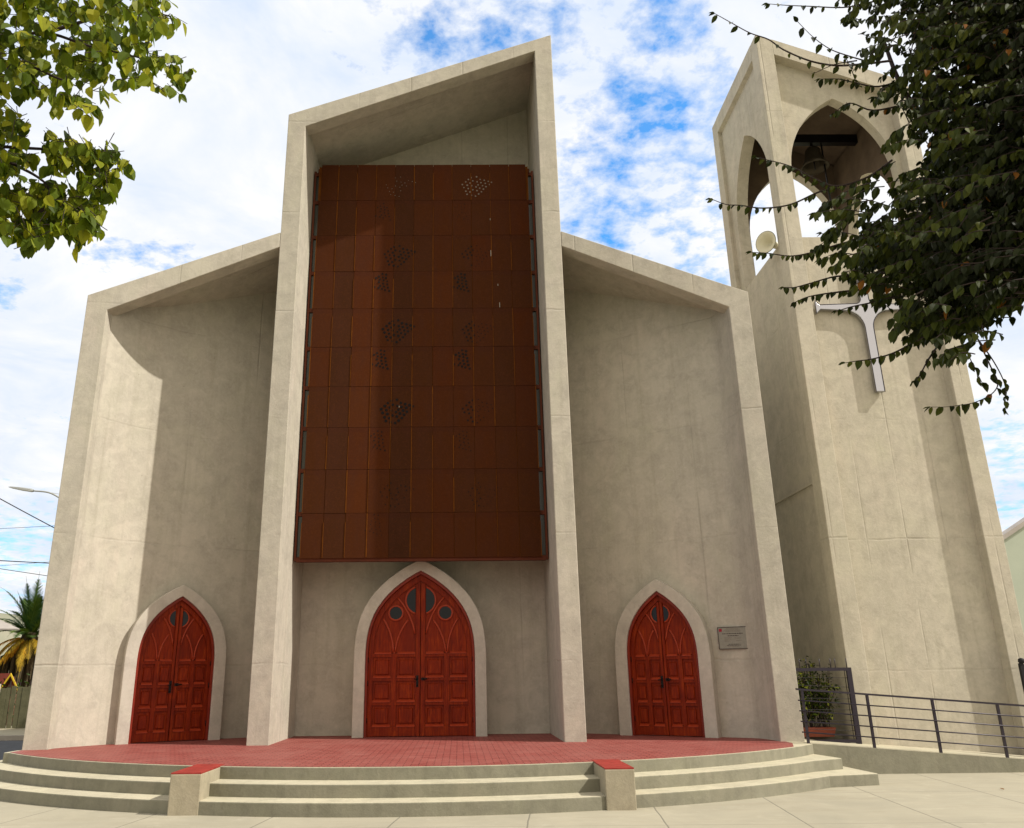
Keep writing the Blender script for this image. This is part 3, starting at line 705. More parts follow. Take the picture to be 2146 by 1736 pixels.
# ------------------------------------------------------------------ bell tower
tower = empty('bell_tower', (10.1, 2.3, -.3), 'tall square concrete bell tower with pointed belfry openings and slanted roof', 'tower')
TX0, TX1, TY0, TY1 = 8.35, 11.95, .5, 4.2
zt = lambda x: 16.5-(x-TX0)*.405
FW = .4; RC = .25; TH = .45
def corner(x, y, sx, sy):
    m_ = MB('tower_concrete'); xa, xb = sorted((x, x+sx*FW)); ya, yb = sorted((y, y+sy*FW))
    m_.prism([(xa, ya, -.9), (xb, ya, -.9), (xb, yb, -.9), (xa, yb, -.9)], [(xa, ya, zt(xa)), (xb, ya, zt(xb)), (xb, yb, zt(xb)), (xa, yb, zt(xa))])
    return m_
for (x, y, sx, sy) in ((TX0, TY0, 1, 1), (TX1, TY0, -1, 1), (TX0, TY1, 1, -1), (TX1, TY1, -1, -1)): corner(x, y, sx, sy).build('corner_pier', tower, .012)
# roof beams between the piers
def xbeam(ya, yb):
    m_ = MB('tower_concrete'); a, b = TX0+FW, TX1-FW
    pr = [(a, zt(a)-TH), (b, zt(b)-TH), (b, zt(b)), (a, zt(a))]
    m_.prism([(x, ya, z) for x, z in pr], [(x, yb, z) for x, z in pr]); m_.build('roof_beam', tower)
def ybeam(xa, xb):
    m_ = MB('tower_concrete'); ya, yb = TY0+FW, TY1-FW; h = TH
    m_.prism([(xa, ya, zt(xa)-h), (xb, ya, zt(xb)-h), (xb, ya, zt(xb)), (xa, ya, zt(xa))], [(xa, yb, zt(xa)-h), (xb, yb, zt(xb)-h), (xb, yb, zt(xb)), (xa, yb, zt(xa))]); m_.build('roof_beam', tower)
xbeam(TY0, TY0+RC+.1); xbeam(TY1-RC-.1, TY1); ybeam(TX0, TX0+RC+.1); ybeam(TX1-RC-.1, TX1)
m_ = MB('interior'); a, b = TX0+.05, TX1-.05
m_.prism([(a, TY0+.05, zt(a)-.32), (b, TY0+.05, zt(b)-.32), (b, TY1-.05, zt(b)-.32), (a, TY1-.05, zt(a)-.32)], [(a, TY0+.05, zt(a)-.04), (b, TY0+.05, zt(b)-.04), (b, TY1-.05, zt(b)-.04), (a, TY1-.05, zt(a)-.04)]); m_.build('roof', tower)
# recessed walls with a pointed opening
SILL = 10.87
def twall(length, topf, to3, hw, cx, spring, apex, thick, sill=SILL):
    m_ = MB(['tower_concrete', 'interior'])
    left = arch(hw, spring, apex, 12, 0); A = [(cx-hw, sill)]+[(cx+x, z) for x, z in left]+[(cx-x, z) for x, z in left[-2::-1]]+[(cx+hw, sill)]
    # outer loop matched point for point with the opening
    def top(u): return topf(u)
    Oo = []
    nA = len(A)
    for i, (u, z) in enumerate(A):
        if i == 0: Oo.append((0, sill))
        elif i == nA-1: Oo.append((length, sill))
        else:
            t = (i-1)/(nA-3)
            if t < .35: q = t/.35; Oo.append((0, spring+(top(0)-spring)*q) if q < 1 else (0, top(0)))
            elif t > .65: q = (1-t)/.35; Oo.append((length, spring+(top(length)-spring)*q))
            else: uu = length*(t-.35)/.3; Oo.append((uu, top(uu)))
    vs = []
    for d in (0, thick): vs += [to3(u, d, z) for u, z in Oo]+[to3(u, d, z) for u, z in A]
    n = nA; fs = []
    for i in range(n-1): fs += [(i, i+1, n+i+1, n+i), (n+i, n+i+1, 3*n+i+1, 3*n+i)]
    m_.add(vs, fs)
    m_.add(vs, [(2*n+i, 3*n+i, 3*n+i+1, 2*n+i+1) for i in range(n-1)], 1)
    lo = [(0, -.9), (length, -.9), (length, sill), (0, sill)]
    m_.add([to3(u, 0, z) for u, z in lo]+[to3(u, thick, z) for u, z in lo], [(0, 1, 2, 3), (7, 6, 5, 4), (2, 6, 7, 3)])
    return m_.build('belfry_wall', tower, recalc=False)
LX = TX1-TX0-2*FW+.04; LY = TY1-TY0-2*FW+.04; a0 = TX0+FW-.02
twall(LX, lambda u: zt(a0+u)-TH+.1, lambda u, d, z: (a0+u, TY0+RC+d, z), 1.28, LX/2, 12.65, 14.76, .25)
twall(LX, lambda u: zt(a0+u)-TH+.1, lambda u, d, z: (a0+u, TY1-RC-d, z), 1.28, LX/2, 12.65, 14.74, .25)
twall(LY, lambda u: zt(TX0+.11)-TH+.1, lambda u, d, z: (TX0+.11+d, TY0+FW-.02+u, z), 1.2, LY/2-.1, 12.65, 14.78, .3)
twall(LY, lambda u: zt(TX1-RC)-TH+.1, lambda u, d, z: (TX1-RC-d, TY0+FW-.02+u, z), 1.2, LY/2, 12.0, 13.6, .25)
m_ = MB('tower_concrete'); m_.box((TX0+.3, TY0+.3, 10.3), (TX1-.3, TY1-.3, 10.55)); m_.build('belfry_floor', tower)
# projecting pour joint on the shaded side
m_ = MB('tower_concrete'); m_.box((TX0+.11-.035, TY0+FW+.0, 5.05), (TX0+.12, TY1-FW, 5.10)); m_.build('pour_joint', tower)

# bells
bell = empty('church_bell', (9.35, 2.3, 13.0), 'dark bronze bell hanging from black beam in the tower belfry', 'bell')
bc = at(1708, 352, 2.3)
m_ = MB('bronze'); m_.lathe([(.0, .62), (.12, .60), (.19, .52), (.21, .35), (.26, .15), (.36, .0), (.34, -.01), (.23, .15), (.18, .35), (.0, .5)], bc, (0, 0, 1)); m_.build('bell_body', bell)
m_ = MB('iron'); m_.tube([bc+Vector((0, 0, .58)), (bc.x, bc.y, 14.6)], .035, 8); m_.tube([bc+Vector((0, 0, .5)), bc+Vector((0, 0, -.06))], .02, 8); m_.build('hanger', bell)
bm_ = MB('iron'); bm_.box((TX0+.5, 2.22, 14.55), (TX1-.5, 2.38, 14.80)); bm_.tube([(10.5, 2.3, 14.6), (10.5, 2.3, 12.6)], .02, 6)
bm_.build('bell_beam', tower)

# horn loudspeaker on the belfry
hs = empty('horn_loudspeaker', (8.2, .85, 10.9), 'round cream horn loudspeaker fixed in the left opening of the bell tower', 'loudspeaker')
hc = at(1605, 508, 1.05); ax = Vector((-.80, -.58, -.12)).normalized()
m_ = MB('horn'); m_.lathe([(.05, -.34), (.055, -.25), (.10, -.16), (.19, -.05), (.255, .0), (.262, .0), (.262, .01), (.25, .012), (.18, -.03), (.09, -.12), (.045, -.2), (.0, -.2)], hc, ax); m_.build('horn_bell', hs)
m_ = MB('horndark'); e = ax.orthogonal().normalized(); g_ = ax.cross(e); m_.tube([hc+ax*.006+(e*math.cos(k*math.pi/14)+g_*math.sin(k*math.pi/14))*.262 for k in range(28)], .008, 6, closed=True); m_.build('rim', hs)
m_ = MB('horn'); m_.lathe([(.0, -.50), (.075, -.49), (.085, -.42), (.085, -.36), (.06, -.33), (.0, -.33)], hc, ax, 16); m_.build('driver', hs)
m_ = MB('iron'); e0 = hc-ax*.36; m_.tube([e0, e0+Vector((.1, .05, -.12)), Vector((8.72, e0.y+.1, e0.z-.14))], .014, 6); m_.build('bracket', hs)

# steel cross with curved arms
cr = empty('tower_cross', (10, .6, 8), 'polished steel cross with flared arms mounted high on the tower front', 'cross')
cxm, czm, yc = 10.02, 9.02, TY0+RC-.13
# outline of one quarter arm joint: arms meet in fillets
fl = .42; wv = .095; wh = .095
out_ = []
def quarter(sx, sz, LX_, LZ_):      # from the end of the horizontal arm to the end of the vertical arm
    pts = [(sx*LX_, sz*(wh+.07)), (sx*(LX_-.10), sz*wh*.62)]
    c = (sx*(wv+fl), sz*(wh*.9+fl))
    for i in range(9):
        a = math.pi/2*i/8; pts.append((c[0]-sx*fl*math.sin(a), c[1]-sz*fl*math.cos(a)))
    pts += [(sx*wv, sz*(LZ_))]
    return pts
q1 = quarter(-1, -1, 1.14, 2.03); q2 = quarter(1, -1, 1.14, 2.03)[::-1]; fl = .12; q3 = quarter(1, 1, 1.14, 1.2); q4 = quarter(-1, 1, 1.14, 1.2)[::-1]
ol = q1+q2+q3+q4
m_ = MB('silver'); n_ = len(ol)
F = [(cxm+x, yc, czm+z) for x, z in ol]; Bk = [(cxm+x, yc+.11, czm+z) for x, z in ol]
m_.prism(F, Bk); co_ = m_.build('cross_body', cr, .02)
m_ = MB('railmetal'); cxx = sum(x for x, z in ol)/n_; m_.tube([(cxm+x, yc+.004, czm+z) for x, z in ol], .007, 6, closed=True); m_.build('edge_trim', cr)
m_ = MB('iron')
for (x, z) in ((-.7, 0), (.7, 0), (0, -1.2), (0, .8)): m_ = MB('iron'); m_.tube([(cxm+x, yc+.1, czm+z), (cxm+x, TY0+RC+.01, czm+z)], .02, 8); m_.build('fixing', cr)

# gate between church and tower
gt = empty('metal_gate', (7.7, .1, 0), 'dark metal frame gate with wire between church pier and tower', 'gate')
gx0, gx1, gy, gz0, gz1 = 7.10, 8.33, .32, -.09, 1.26
q = MB('railmetal')
for (a, b, c, d) in ((gx0, gx0+.11, gz0, gz1), (gx1-.09, gx1, gz0-.02, gz1), (gx0+.11, gx1-.09, gz1-.06, gz1), (gx0+.11, gx1-.09, gz0, gz0+.06)): q.box((a, gy-.025, c), (b, gy+.025, d))
q.build('frame', gt)
for x in (7.35, 7.48, 7.74, 7.95, 8.04, 8.26): q = MB('railmetal'); q.tube([(x, gy, gz1-.02), (x, gy, gz1+.17)], .008, 6); q.build('spike', gt)
for z in (.15, .33, .52, .72, .93, 1.1): q = MB('iron'); q.tube([(gx0+.1, gy, z+random.uniform(-.02, .02)), (gx1-.08, gy, z-.03)], .004, 5); q.build('wire', gt)
q = MB('iron'); q.tube([(8.2, gy, gz0), (8.2, gy, gz1)], .007, 5); q.build('rod', gt)
# side gate at the right edge of the tower
gs = empty('side_gate', (12.2, -.1, 0), 'black metal gate leaf just entering the picture at its right edge', 'gate')
q = MB('black'); sgx = at(2139, 1410, -.2).x
q.box((sgx, -.23, -.45), (sgx+.07, -.17, 1.30)); q.lathe([(0, .1), (.05, .08), (.06, .03), (.045, 0)], (sgx+.06, -.2, 1.30), (0, 0, 1), 12); q.build('post', gs)
q = MB('black'); q.box((sgx+.08, -.215, .0), (sgx+.9, -.185, 1.28)); q.build('panel', gs)

# building on the far right
rb = empty('annex_building', (18, 9, -.5), 'pale green rendered building with grey sloping coping right of the tower', 'building')
pA, pB = at(2103, 1132, 8), at(2146, 1103, 8); sl = (pB.z-pA.z)/(pB.x-pA.x)
xa, xm = pA.x-1.6, pA.x+4.5
za, zm = pA.z-1.6*sl, pA.z+4.5*sl
q = MB('green_wall'); prf = [(xa, -.5), (xm, -.5), (xm, zm), (xa, za)]
q.prism([(x, 8.05, z) for x, z in prf], [(x, 8.35, z) for x, z in prf]); q.box((xa+.05, 8.34, -.5), (xm-.05, 18, 3.4)); q.build('wall', rb)
q = MB('roofmetal'); q.prism([(xa-.1, 7.98, za-.06), (xm+.1, 7.98, zm+.06), (xm+.1, 7.98, zm+.2), (xa-.1, 7.98, za+.08)], [(xa-.1, 8.42, za-.06), (xm+.1, 8.42, zm+.06), (xm+.1, 8.42, zm+.2), (xa-.1, 8.42, za+.08)]); q.build('coping', rb)

# ------------------------------------------------------------------ leaves
def rv(s=1.): return Vector((random.gauss(0, s), random.gauss(0, s), random.gauss(0, s)))
def inpoly(x, y, poly):
    c = False; j = len(poly)-1
    for i in range(len(poly)):
        xi, yi = poly[i]; xj, yj = poly[j]
        if (yi > y) != (yj > y) and x < (xj-xi)*(y-yi)/(yj-yi)+xi: c = not c
        j = i
    return c
sunv = to_sun

# left tree: broad leaves hanging
def left_spray(lm, bm2, path, dens, L, rad, r0_=.012):
    pts = smooth_path(path, 5); n = len(pts)
    bm2.tube(pts, [max(r0_*(1-i/n*.75), .003) for i in range(n)], 5)
    tot = sum((pts[i+1]-pts[i]).length for i in range(n-1)); cnt = int(tot*dens)
    for k in range(cnt):
        t = random.random()**.8; i = min(int(t*(n-1)), n-2); f = t*(n-1)-i; p = pts[i].lerp(pts[i+1], f)
        off = rv(rad*.5); off.z = off.z*.6-abs(random.gauss(0, rad*.35)); q = p+off
        ax = Vector((random.gauss(.12, .42), random.gauss(0, .42), -1))
        nr = (Vector((random.gauss(.3, .6), random.gauss(-.6, .6), random.gauss(.5, .4)))).normalized()
        s = L*random.uniform(.7, 1.15)
        leaf(lm, q, ax, nr, s, s*random.uniform(.62, .8), random.uniform(.15, .5), random.uniform(-.05, .25), random.random()**1.3)
        if random.random() < .3: bm2.tube([p, p.lerp(q, .6)+Vector((0, 0, .01)), q], .0025, 4)
lt = empty('broadleaf_tree', (-5.2, -11.5, -.5), 'sunlit tree with large drooping light green leaves reaching in from the left', 'tree')
bk = MB('bark'); bt = Vector((-5.2, -11.5, -.5)); bk.tube([bt, bt+Vector((.05, 0, 1.5)), bt+Vector((.15, .1, 3.2)), bt+Vector((.3, .1, 4.6))], [.19, .15, .13, .1], 12)
fork = bt+Vector((.3, .1, 4.6))
lm = MB('leafL'); tw = MB('twig')
Yl = -11.0
def Dz(pts, Y, dy=0): return [at(x/2.589, y/2.589, Y+dy*i) for i, (x, y) in enumerate(pts)]
polyU = [(-900,-900),(700,-900),(860,-20),(900,0),(955,60),(955,150),(900,200),(820,230),(850,300),(960,330),(1010,420),(940,540),(860,520),(740,480),(660,400),(600,450),(530,540),(450,480),(450,600),(330,640),(265,590),(290,480),(240,510),(150,570),(90,520),(0,560),(-900,560)]
polyB = [(-900,560),(0,590),(60,600),(140,690),(155,830),(150,960),(60,1000),(0,1010),(-900,1010)]
polyC = [(320,770),(500,800),(640,850),(665,930),(600,1080),(480,1040),(440,950),(400,870),(340,960),(280,940),(290,860)]
polyD = [(-300,1020),(100,1060),(250,1040),(350,1030),(460,1100),(570,1180),(565,1300),(480,1330),(380,1300),(280,1240),(215,1370),(120,1300),(60,1250),(0,1230),(-300,1200)]
def fill(poly, bb, n, Yr_, L, fn):
    c = 0; tries = 0
    while c < n and tries < n*60:
        tries += 1; x = random.uniform(bb[0], bb[2]); y = random.uniform(bb[1], bb[3])
        if inpoly(x, y, poly): fn(x, y, random.uniform(*Yr_)); c += 1
def lcluster(x, y, Y):
    p = at(x/2.589, y/2.589-10, Y); s0 = .098
    n = random.randint(2, 4); d = Vector((random.gauss(.25, .5), random.gauss(0, .5), random.gauss(-.2, .3))).normalized()
    tw.tube([p-d*.14, p], .003, 4)
    for k in range(n):
        ax = Vector((random.gauss(.12, .38), random.gauss(0, .38), -1)); nr = Vector((random.gauss(.35, .5), random.gauss(-.5, .5), random.gauss(.6, .35))).normalized()
        s = s0*random.uniform(.75, 1.25); leaf(lm, p-d*random.uniform(0, .12)+rv(.012), ax, nr, s, s*random.uniform(.62, .82), random.uniform(.15, .5), random.uniform(-.05, .25), random.random()**1.2)
fill(polyU, (-500, -500, 1020, 640), 900, (-11.9, -10.3), .09, lcluster)
fill(polyU, (-500, -1800, 900, -400), 300, (-12.2, -10.0), .09, lcluster) if False else None
fill(polyB, (-500, 560, 160, 1010), 160, (-11.5, -10.6), .09, lcluster)
fill(polyC, (280, 770, 665, 1080), 75, (-11.2, -10.8), .09, lcluster)
fill(polyD, (-300, 1020, 570, 1370), 205, (-11.3, -10.6), .09, lcluster)
for path in ([(-600,150),(0,190),(250,180),(420,230),(520,260),(740,310),(930,380)], [(250,180),(480,110),(740,55),(920,90)], [(-600,760),(-100,790),(150,805),(330,815),(490,830),(620,880)],
             [(-500,860),(0,880),(130,920),(250,1000),(280,1100),(300,1180)], [(280,1090),(400,1140),(520,1210)], [(-400,330),(100,350),(300,420),(420,470)], [(250,1120),(180,1200),(200,1290)], [(-500,-300),(0,-120),(300,-60),(600,-60)]):
    q_ = smooth_path(Dz(path, Yl, .03), 5); n = len(q_); tw.tube(q_, [max(.016*(1-i/n*.8), .004) for i in range(n)], 6)
for e_ in ((-600,150), (-600,760), (-500,860), (-400,330), (-500,-300)):
    b_ = at(e_[0]/2.589, e_[1]/2.589, Yl); mid_ = fork.lerp(b_, .5)+Vector((0, 0, .25)); bk.tube(smooth_path([fork, mid_, b_], 5), [.06, .055, .05, .045, .04, .035, .03, .026, .022, .019, .016], 7)
# the rest of its crown, above and left of the picture
for _ in range(420):
    th = random.uniform(0, 2*math.pi); rr_ = random.uniform(.3, 1.9); p = fork+Vector((-.3+rr_*math.cos(th), rr_*math.sin(th), random.uniform(-.2, 2.6)))
    x_, y_ = px(p)
    if -60 < x_ < 2200 and -60 < y_ < 1800: continue
    for k in range(4):
        ax = Vector((random.gauss(0, .4), random.gauss(0, .4), -1)); s = .09*random.uniform(.8, 1.3)
        leaf(lm, p+rv(.1), ax, rv().normalized(), s, s*.72, .3, .1, random.random()**1.2)
for k in range(9):
    th = k*.7; bk.tube([fork, fork+Vector((math.cos(th)*.6-.1, math.sin(th)*.6, .9)), fork+Vector((math.cos(th)*1.3-.3, math.sin(th)*1.2, 1.9+.2*(k % 3)))], [.06, .035, .012], 6)
bk.build('trunk', lt); tw.build('twigs', lt, recalc=False); lm.build('crown', lt, recalc=False)

# right tree: dense dark crown with long twigs
rtr = empty('plum_tree', (5.3, -12.2, -.5), 'dark leafy tree with long drooping twigs hanging in front of the bell tower', 'tree')
bk = MB('bark'); bt = Vector((5.3, -12.2, -.5)); bk.tube([bt, bt+Vector((-.05, 0, 1.2)), bt+Vector((-.1, 0, 2.2)), bt+Vector((-.35, 0, 3.3))], [.2, .16, .14, .11], 12)
fork = bt+Vector((-.35, 0, 3.3))
lm = MB('leafR'); tw = MB('twig')
def alt_leaves(pts, L, step, t0=.0, tones=(.0, .7), droop=.9):
    d = 0; sgn = 1; acc = 0
    for i in range(len(pts)-1):
        a, b = pts[i], pts[i+1]; sl_ = (b-a).length; acc += sl_
        while acc > step:
            acc -= step*random.uniform(.75, 1.25); sgn = -sgn
            if i/len(pts) < t0: continue
            p = a.lerp(b, random.random()); t = (b-a).normalized(); sd_ = t.cross(Vector((0, 0, 1)))
            if sd_.length < .1: sd_ = Vector((0, 1, 0))
            sd_.normalize()
            ax = t*random.uniform(.2, .7)+sd_*sgn*random.uniform(.2, .6)+Vector((0, 0, -droop*random.uniform(.5, 1.2)))
            nr = sd_*sgn*.8+Vector((0, 0, .7))+rv(.25)
            s = L*random.uniform(.7, 1.15); tone = random.uniform(*tones)
            if random.random() < .012: tone = 1
            leaf(lm, p, ax, nr, s, s*random.uniform(.5, .64), random.uniform(.3, .8), random.uniform(.0, .3), tone)
    e = pts[-1]; t = (pts[-1]-pts[-2]).normalized()
    for k in range(2): leaf(lm, e, t+rv(.25)+Vector((0, 0, -.3)), Vector((0, 0, 1))+rv(.3), L*.75, L*.4, .5, .1, random.uniform(*tones))
Yt = -12.5
def twig(path, Y, L=.055, step=.024, r_=.006, t0=0, dy=0., tones=(.1, .75)):
    q_ = smooth_path([at(x, y, Y+dy*i) for i, (x, y) in enumerate(path)], 5); n = len(q_)
    tw.tube(q_, [max(r_*(1-i/n*.75), .0016) for i in range(n)], 5); alt_leaves(q_, L, step, t0, tones); return q_
z2 = lambda pts: [((1700+x/2.17)/1.193, (y/2.17)/1.193) for x, y in pts]
z4 = lambda pts: [((1700+x/2.17)/1.193, (700+y/2.17)/1.193) for x, y in pts]
twig(z2([(1150,330),(960,352),(830,355),(700,330),(560,270),(480,215),(380,180),(270,120),(190,75)]), -12.6, .047, .075, .0065)
twig(z2([(1180,-40),(1080,0),(1000,20),(880,42),(700,35),(580,30),(480,22)]), -12.4, .052, .055, .006)
twig(z2([(1000,330),(900,300),(810,265),(720,200),(640,120)]), -12.7, .052, .06, .004)
twig(z2([(960,330),(840,350),(730,398)]), -12.65, .04, .5, .004)
twig(z2([(1250,420),(1080,470),(950,450),(860,430),(760,430)]), -12.3, .052, .022)
twig(z2([(1250,560),(1050,600),(920,560),(830,620)]), -12.45, .05, .022)
twig(z2([(1150,870),(1020,960),(850,1010),(720,965),(640,920),(560,890),(480,870),(415,855)]), -12.5, .045, .025)
twig(z2([(900,1010),(760,1040),(600,1110),(450,1130),(330,1115),(250,1110),(170,1080)]), -12.4, .043, .026)
twig(z2([(1000,1290),(850,1330),(720,1370),(600,1390),(480,1375),(390,1370)]), -12.45, .045, .022)
twig(z2([(1000,1500),(850,1500),(700,1540),(620,1560),(565,1560)]), -12.35, .047, .022)
twig(z2([(1000,1570),(820,1590),(700,1610),(625,1640)]), -12.35, .045, .022)
twig(z2([(1200,1600),(1050,1640),(930,1665),(850,1690)]), -12.4, .047, .024)
twig(z4([(1400,260),(1250,350),(1150,400),(1040,430),(960,440),(900,450)]), -12.45, .05, .022)
twig(z4([(1420,330),(1350,430),(1300,520),(1270,550)]), -12.3, .055, .03)
twig(z4([(1620,330),(1690,480),(1725,560),(1690,620),(1600,665),(1520,680),(1440,690),(1360,690)]), -12.3, .055, .035, .004)
twig(z4([(1600,300),(1700,440),(1760,560),(1765,640),(1765,700)]), -12.2, .05, .03, .004, .35)
twig(z4([(1560,400),(1600,480),(1640,560)]), -12.4, .055, .04, .003)
# main limbs
for path, r_ in (([(2340,640),(2240,470),(2180,250),(2060,60),(1980,-80)], .05), ([(2240,500),(2120,380),(2000,300),(1900,200),(1850,80)], .03), ([(2340,640),(2140,560),(2010,520),(1900,480)], .03),
                 ([(2240,560),(2150,520),(2060,480),(1960,560)], .022), ([(2340,640),(2180,610),(2060,620),(1960,640)], .022), ([(2120,200),(2020,180),(1930,150)], .015)):
    q_ = smooth_path([at(x, y, -12.4+.04*i) for i, (x, y) in enumerate(path)], 5); n = len(q_); tw.tube(q_, [max(r_*(1-i/n*.75), .004) for i in range(n)], 7)
b_ = at(2340, 640, -12.4); bk.tube(smooth_path([fork, fork.lerp(b_, .5)+Vector((.05, 0, .1)), b_], 4), [.09, .085, .08, .075, .07, .065, .06, .055, .05], 8)
mass = [(1680,-200),(1740,-10),(1760,40),(1800,90),(1770,130),(1830,180),(1790,200),(1850,235),(1870,270),(1830,300),(1900,330),(1850,370),(1760,400),(1720,420),(1690,470),(1640,500),(1700,540),(1720,570),(1760,600),(1800,640),(1870,660),(1870,690),(1940,700),(1930,760),(1990,770),(2010,720),(2080,690),(2120,640),(2200,700),(2400,700),(2400,-200)]
core = [(1860,-200),(1890,60),(1900,200),(1940,330),(1870,420),(1800,480),(1790,590),(1860,690),(1950,730),(2040,700),(2080,650),(2120,610),(2300,660),(2300,-200)]
core2 = [(2010,-200),(2030,100),(2040,300),(1960,420),(1920,560),(1960,660),(2060,650),(2110,590),(2300,600),(2300,-200)]
def rtw(x, y, Y, tn=None):
    e = at(x, y, Y); ang_ = random.gauss(math.pi, .5)      # twigs point mostly to the left
    ln = random.uniform(.12, .26); d = (rt*math.cos(ang_)+up*(math.sin(ang_)*.6-.25)+Vector((0, random.gauss(0, .45), 0))).normalized()
    a = e-d*ln; m_1 = a.lerp(e, .5)+Vector((0, 0, .02)); q_ = smooth_path([a, m_1, e], 3)
    tw.tube(q_, [.003, .003, .0027, .0024, .0021, .0018, .0015], 4)
    alt_leaves(q_, .060, .024, 0, tn or ((.15, .66) if random.random() < .8 else (.4, .76)))
fill(mass, (1640, -150, 2300, 800), 620, (-13.0, -11.9), 0, rtw)
fill(core, (1790, -150, 2300, 730), 1500, (-12.7, -11.4), 0, lambda x, y, Y: rtw(x, y, Y, (.0, .6)))
fill(core2, (1910, -150, 2300, 680), 2200, (-12.9, -11.0), 0, lambda x, y, Y: rtw(x, y, Y, (.0, .22)))  # innermost twigs get the darkest tones: crown shade put into leaf colour
# crown outside the picture
for _ in range(2600):
    v = rv().normalized(); p = Vector((5.3, -12.4, 5.0))+Vector((v.x*2.1, v.y*1.7, v.z*2.2))*random.uniform(.3, 1)
    x_, y_ = px(p)
    if -40 < x_ < 2190 and -40 < y_ < 1780: continue
    a = p; q_ = [a, a+rv(.08)+Vector((0, 0, -.03)), a+rv(.12)+Vector((0, 0, -.1))]; tw.tube(q_, .0022, 4); alt_leaves(q_, .055, .03)
for k in range(8):
    th = k*.8; e_ = fork+Vector((math.cos(th)*1.1, math.sin(th)*1.1, 1.5+.3*(k % 3)))
    bk.tube([fork, fork.lerp(e_, .5)+Vector((0, 0, .2)), e_], [.06, .035, .01], 6)
bk.build('trunk', rtr); tw.build('twigs', rtr, recalc=False); lm.build('crown', rtr, recalc=False)

# potted shrub behind the gate
sh = empty('potted_shrub', (7.7, 1.0, -.05), 'leafy green shrub in a reddish planter behind the metal gate', 'shrub')
q = MB('terracotta'); q.prism([(7.32, .75, -.01), (8.02, .75, -.01), (8.02, 1.15, -.01), (7.32, 1.15, -.01)], [(7.28, .71, .16), (8.06, .71, .16), (8.06, 1.19, .16), (7.28, 1.19, .16)]); q.build('planter', sh)
q = MB('twig'); lf = MB('leafS')
for k in range(40):
    b0 = Vector((random.uniform(7.3, 8.05), random.uniform(.75, 1.15), .14)); h = random.uniform(.4, 1.25); e_ = b0+Vector((random.gauss(0, .16), random.gauss(0, .1), h))
    q.tube([b0, b0.lerp(e_, .5)+rv(.03), e_], .008, 5)
    for j in range(46):
        t = random.uniform(.25, 1.05); p = b0.lerp(e_, t)+rv(.07); lf_L = random.uniform(.06, .11)
        leaf(lf, p, Vector((random.gauss(0, 1), random.gauss(-.4, 1), random.gauss(.2, .6))), Vector((0, 0, 1))+rv(.4), lf_L, lf_L*.38, .3, .15, random.random()**2 if random.random() < .9 else 1)
q.build('stems', sh); lf.build('foliage', sh, recalc=False)

# ------------------------------------------------------------------ across the street, left
# street lamp
lp = empty('street_lamp', (-12.4, 13.4, -.54), 'grey street lamp with curved arm reaching over the road left of the church', 'street lamp')
p1, p2, p3, p4 = at(70, 1029, 13.4), at(100, 1032, 13.4), at(122, 1042, 13.4), at(150, 1062, 13.4)
pole = Vector((p4.x+.35, 13.4, -.54))
q = MB('lampgrey'); q.tube([pole, pole+Vector((0, 0, 4)), Vector((pole.x, 13.4, p4.z-.35))], [.09, .07, .06], 12); q.build('pole', lp)
q = MB('lampgrey'); q.tube(smooth_path([Vector((pole.x, 13.4, p4.z-.5)), p4, p3, p2, p1], 5), .03, 8); q.tube([at(96, 1031, 13.4), at(150, 1040, 13.4)], .008, 5); q.build('arm', lp)
q = MB('lampgrey'); a, b = at(18, 1021, 13.4), at(70, 1029, 13.4); dv = (b-a).normalized(); nv = Vector((-dv.z, 0, dv.x))
secs = []
for t, w_, h_ in ((0, .02, .012), (.12, .09, .04), (.5, .12, .07), (.9, .10, .075), (1.0, .05, .05)):
    c = a.lerp(b, t); secs.append([c+Vector((0, w_, 0))-nv*h_*.6, c+Vector((0, w_, 0))+nv*h_*.4, c+nv*h_, c+Vector((0, -w_, 0))+nv*h_*.4, c+Vector((0, -w_, 0))-nv*h_*.6])
vs = [v for s_ in secs for v in s_]; fs = []
for i in range(4):
    for k in range(5): fs.append((i*5+k, i*5+(k+1) % 5, (i+1)*5+(k+1) % 5, (i+1)*5+k))
fs += [(0, 1, 2, 3, 4), (24, 23, 22, 21, 20)]; q.add(vs, fs); q.build('lamp_head', lp)
# cables
def cable(name, a, b, Y0_, Y1_, r_, label, sag=.12):
    A = at(*a, Y0_); B = at(*b, Y1_); d = B-A; A2 = A-d*3.2; B2 = B+d*1.3
    q = MB('cable'); q.tube([A2.lerp(B2, i/24)-Vector((0, 0, sag*4*(i/24)*(1-i/24)-sag*.9)) for i in range(25)], r_, 6); tag(q.build(name), label, 'cable', 'overhead cables left of the church')
cable('overhead_cable', (0, 1045), (112, 1107), 12.5, 14, .018, 'thick twisted black cable sloping down steeply below the street lamp')
cable('overhead_cable', (0, 1108), (112, 1103), 14, 14, .008, 'thin nearly level cable just below the steep twisted one', .05)
cable('overhead_cable', (0, 1175), (102, 1181), 14, 14, .018, 'thick level black cable just above the palm top', .05)
cable('overhead_cable', (0, 1186), (70, 1181), 14.5, 14.5, .006, 'hair thin cable running close under the thick level one', .03)
cable('overhead_cable', (0, 1192), (95, 1207), 13.5, 14, .012, 'lowest cable, passing across the tip of the palm', .05)
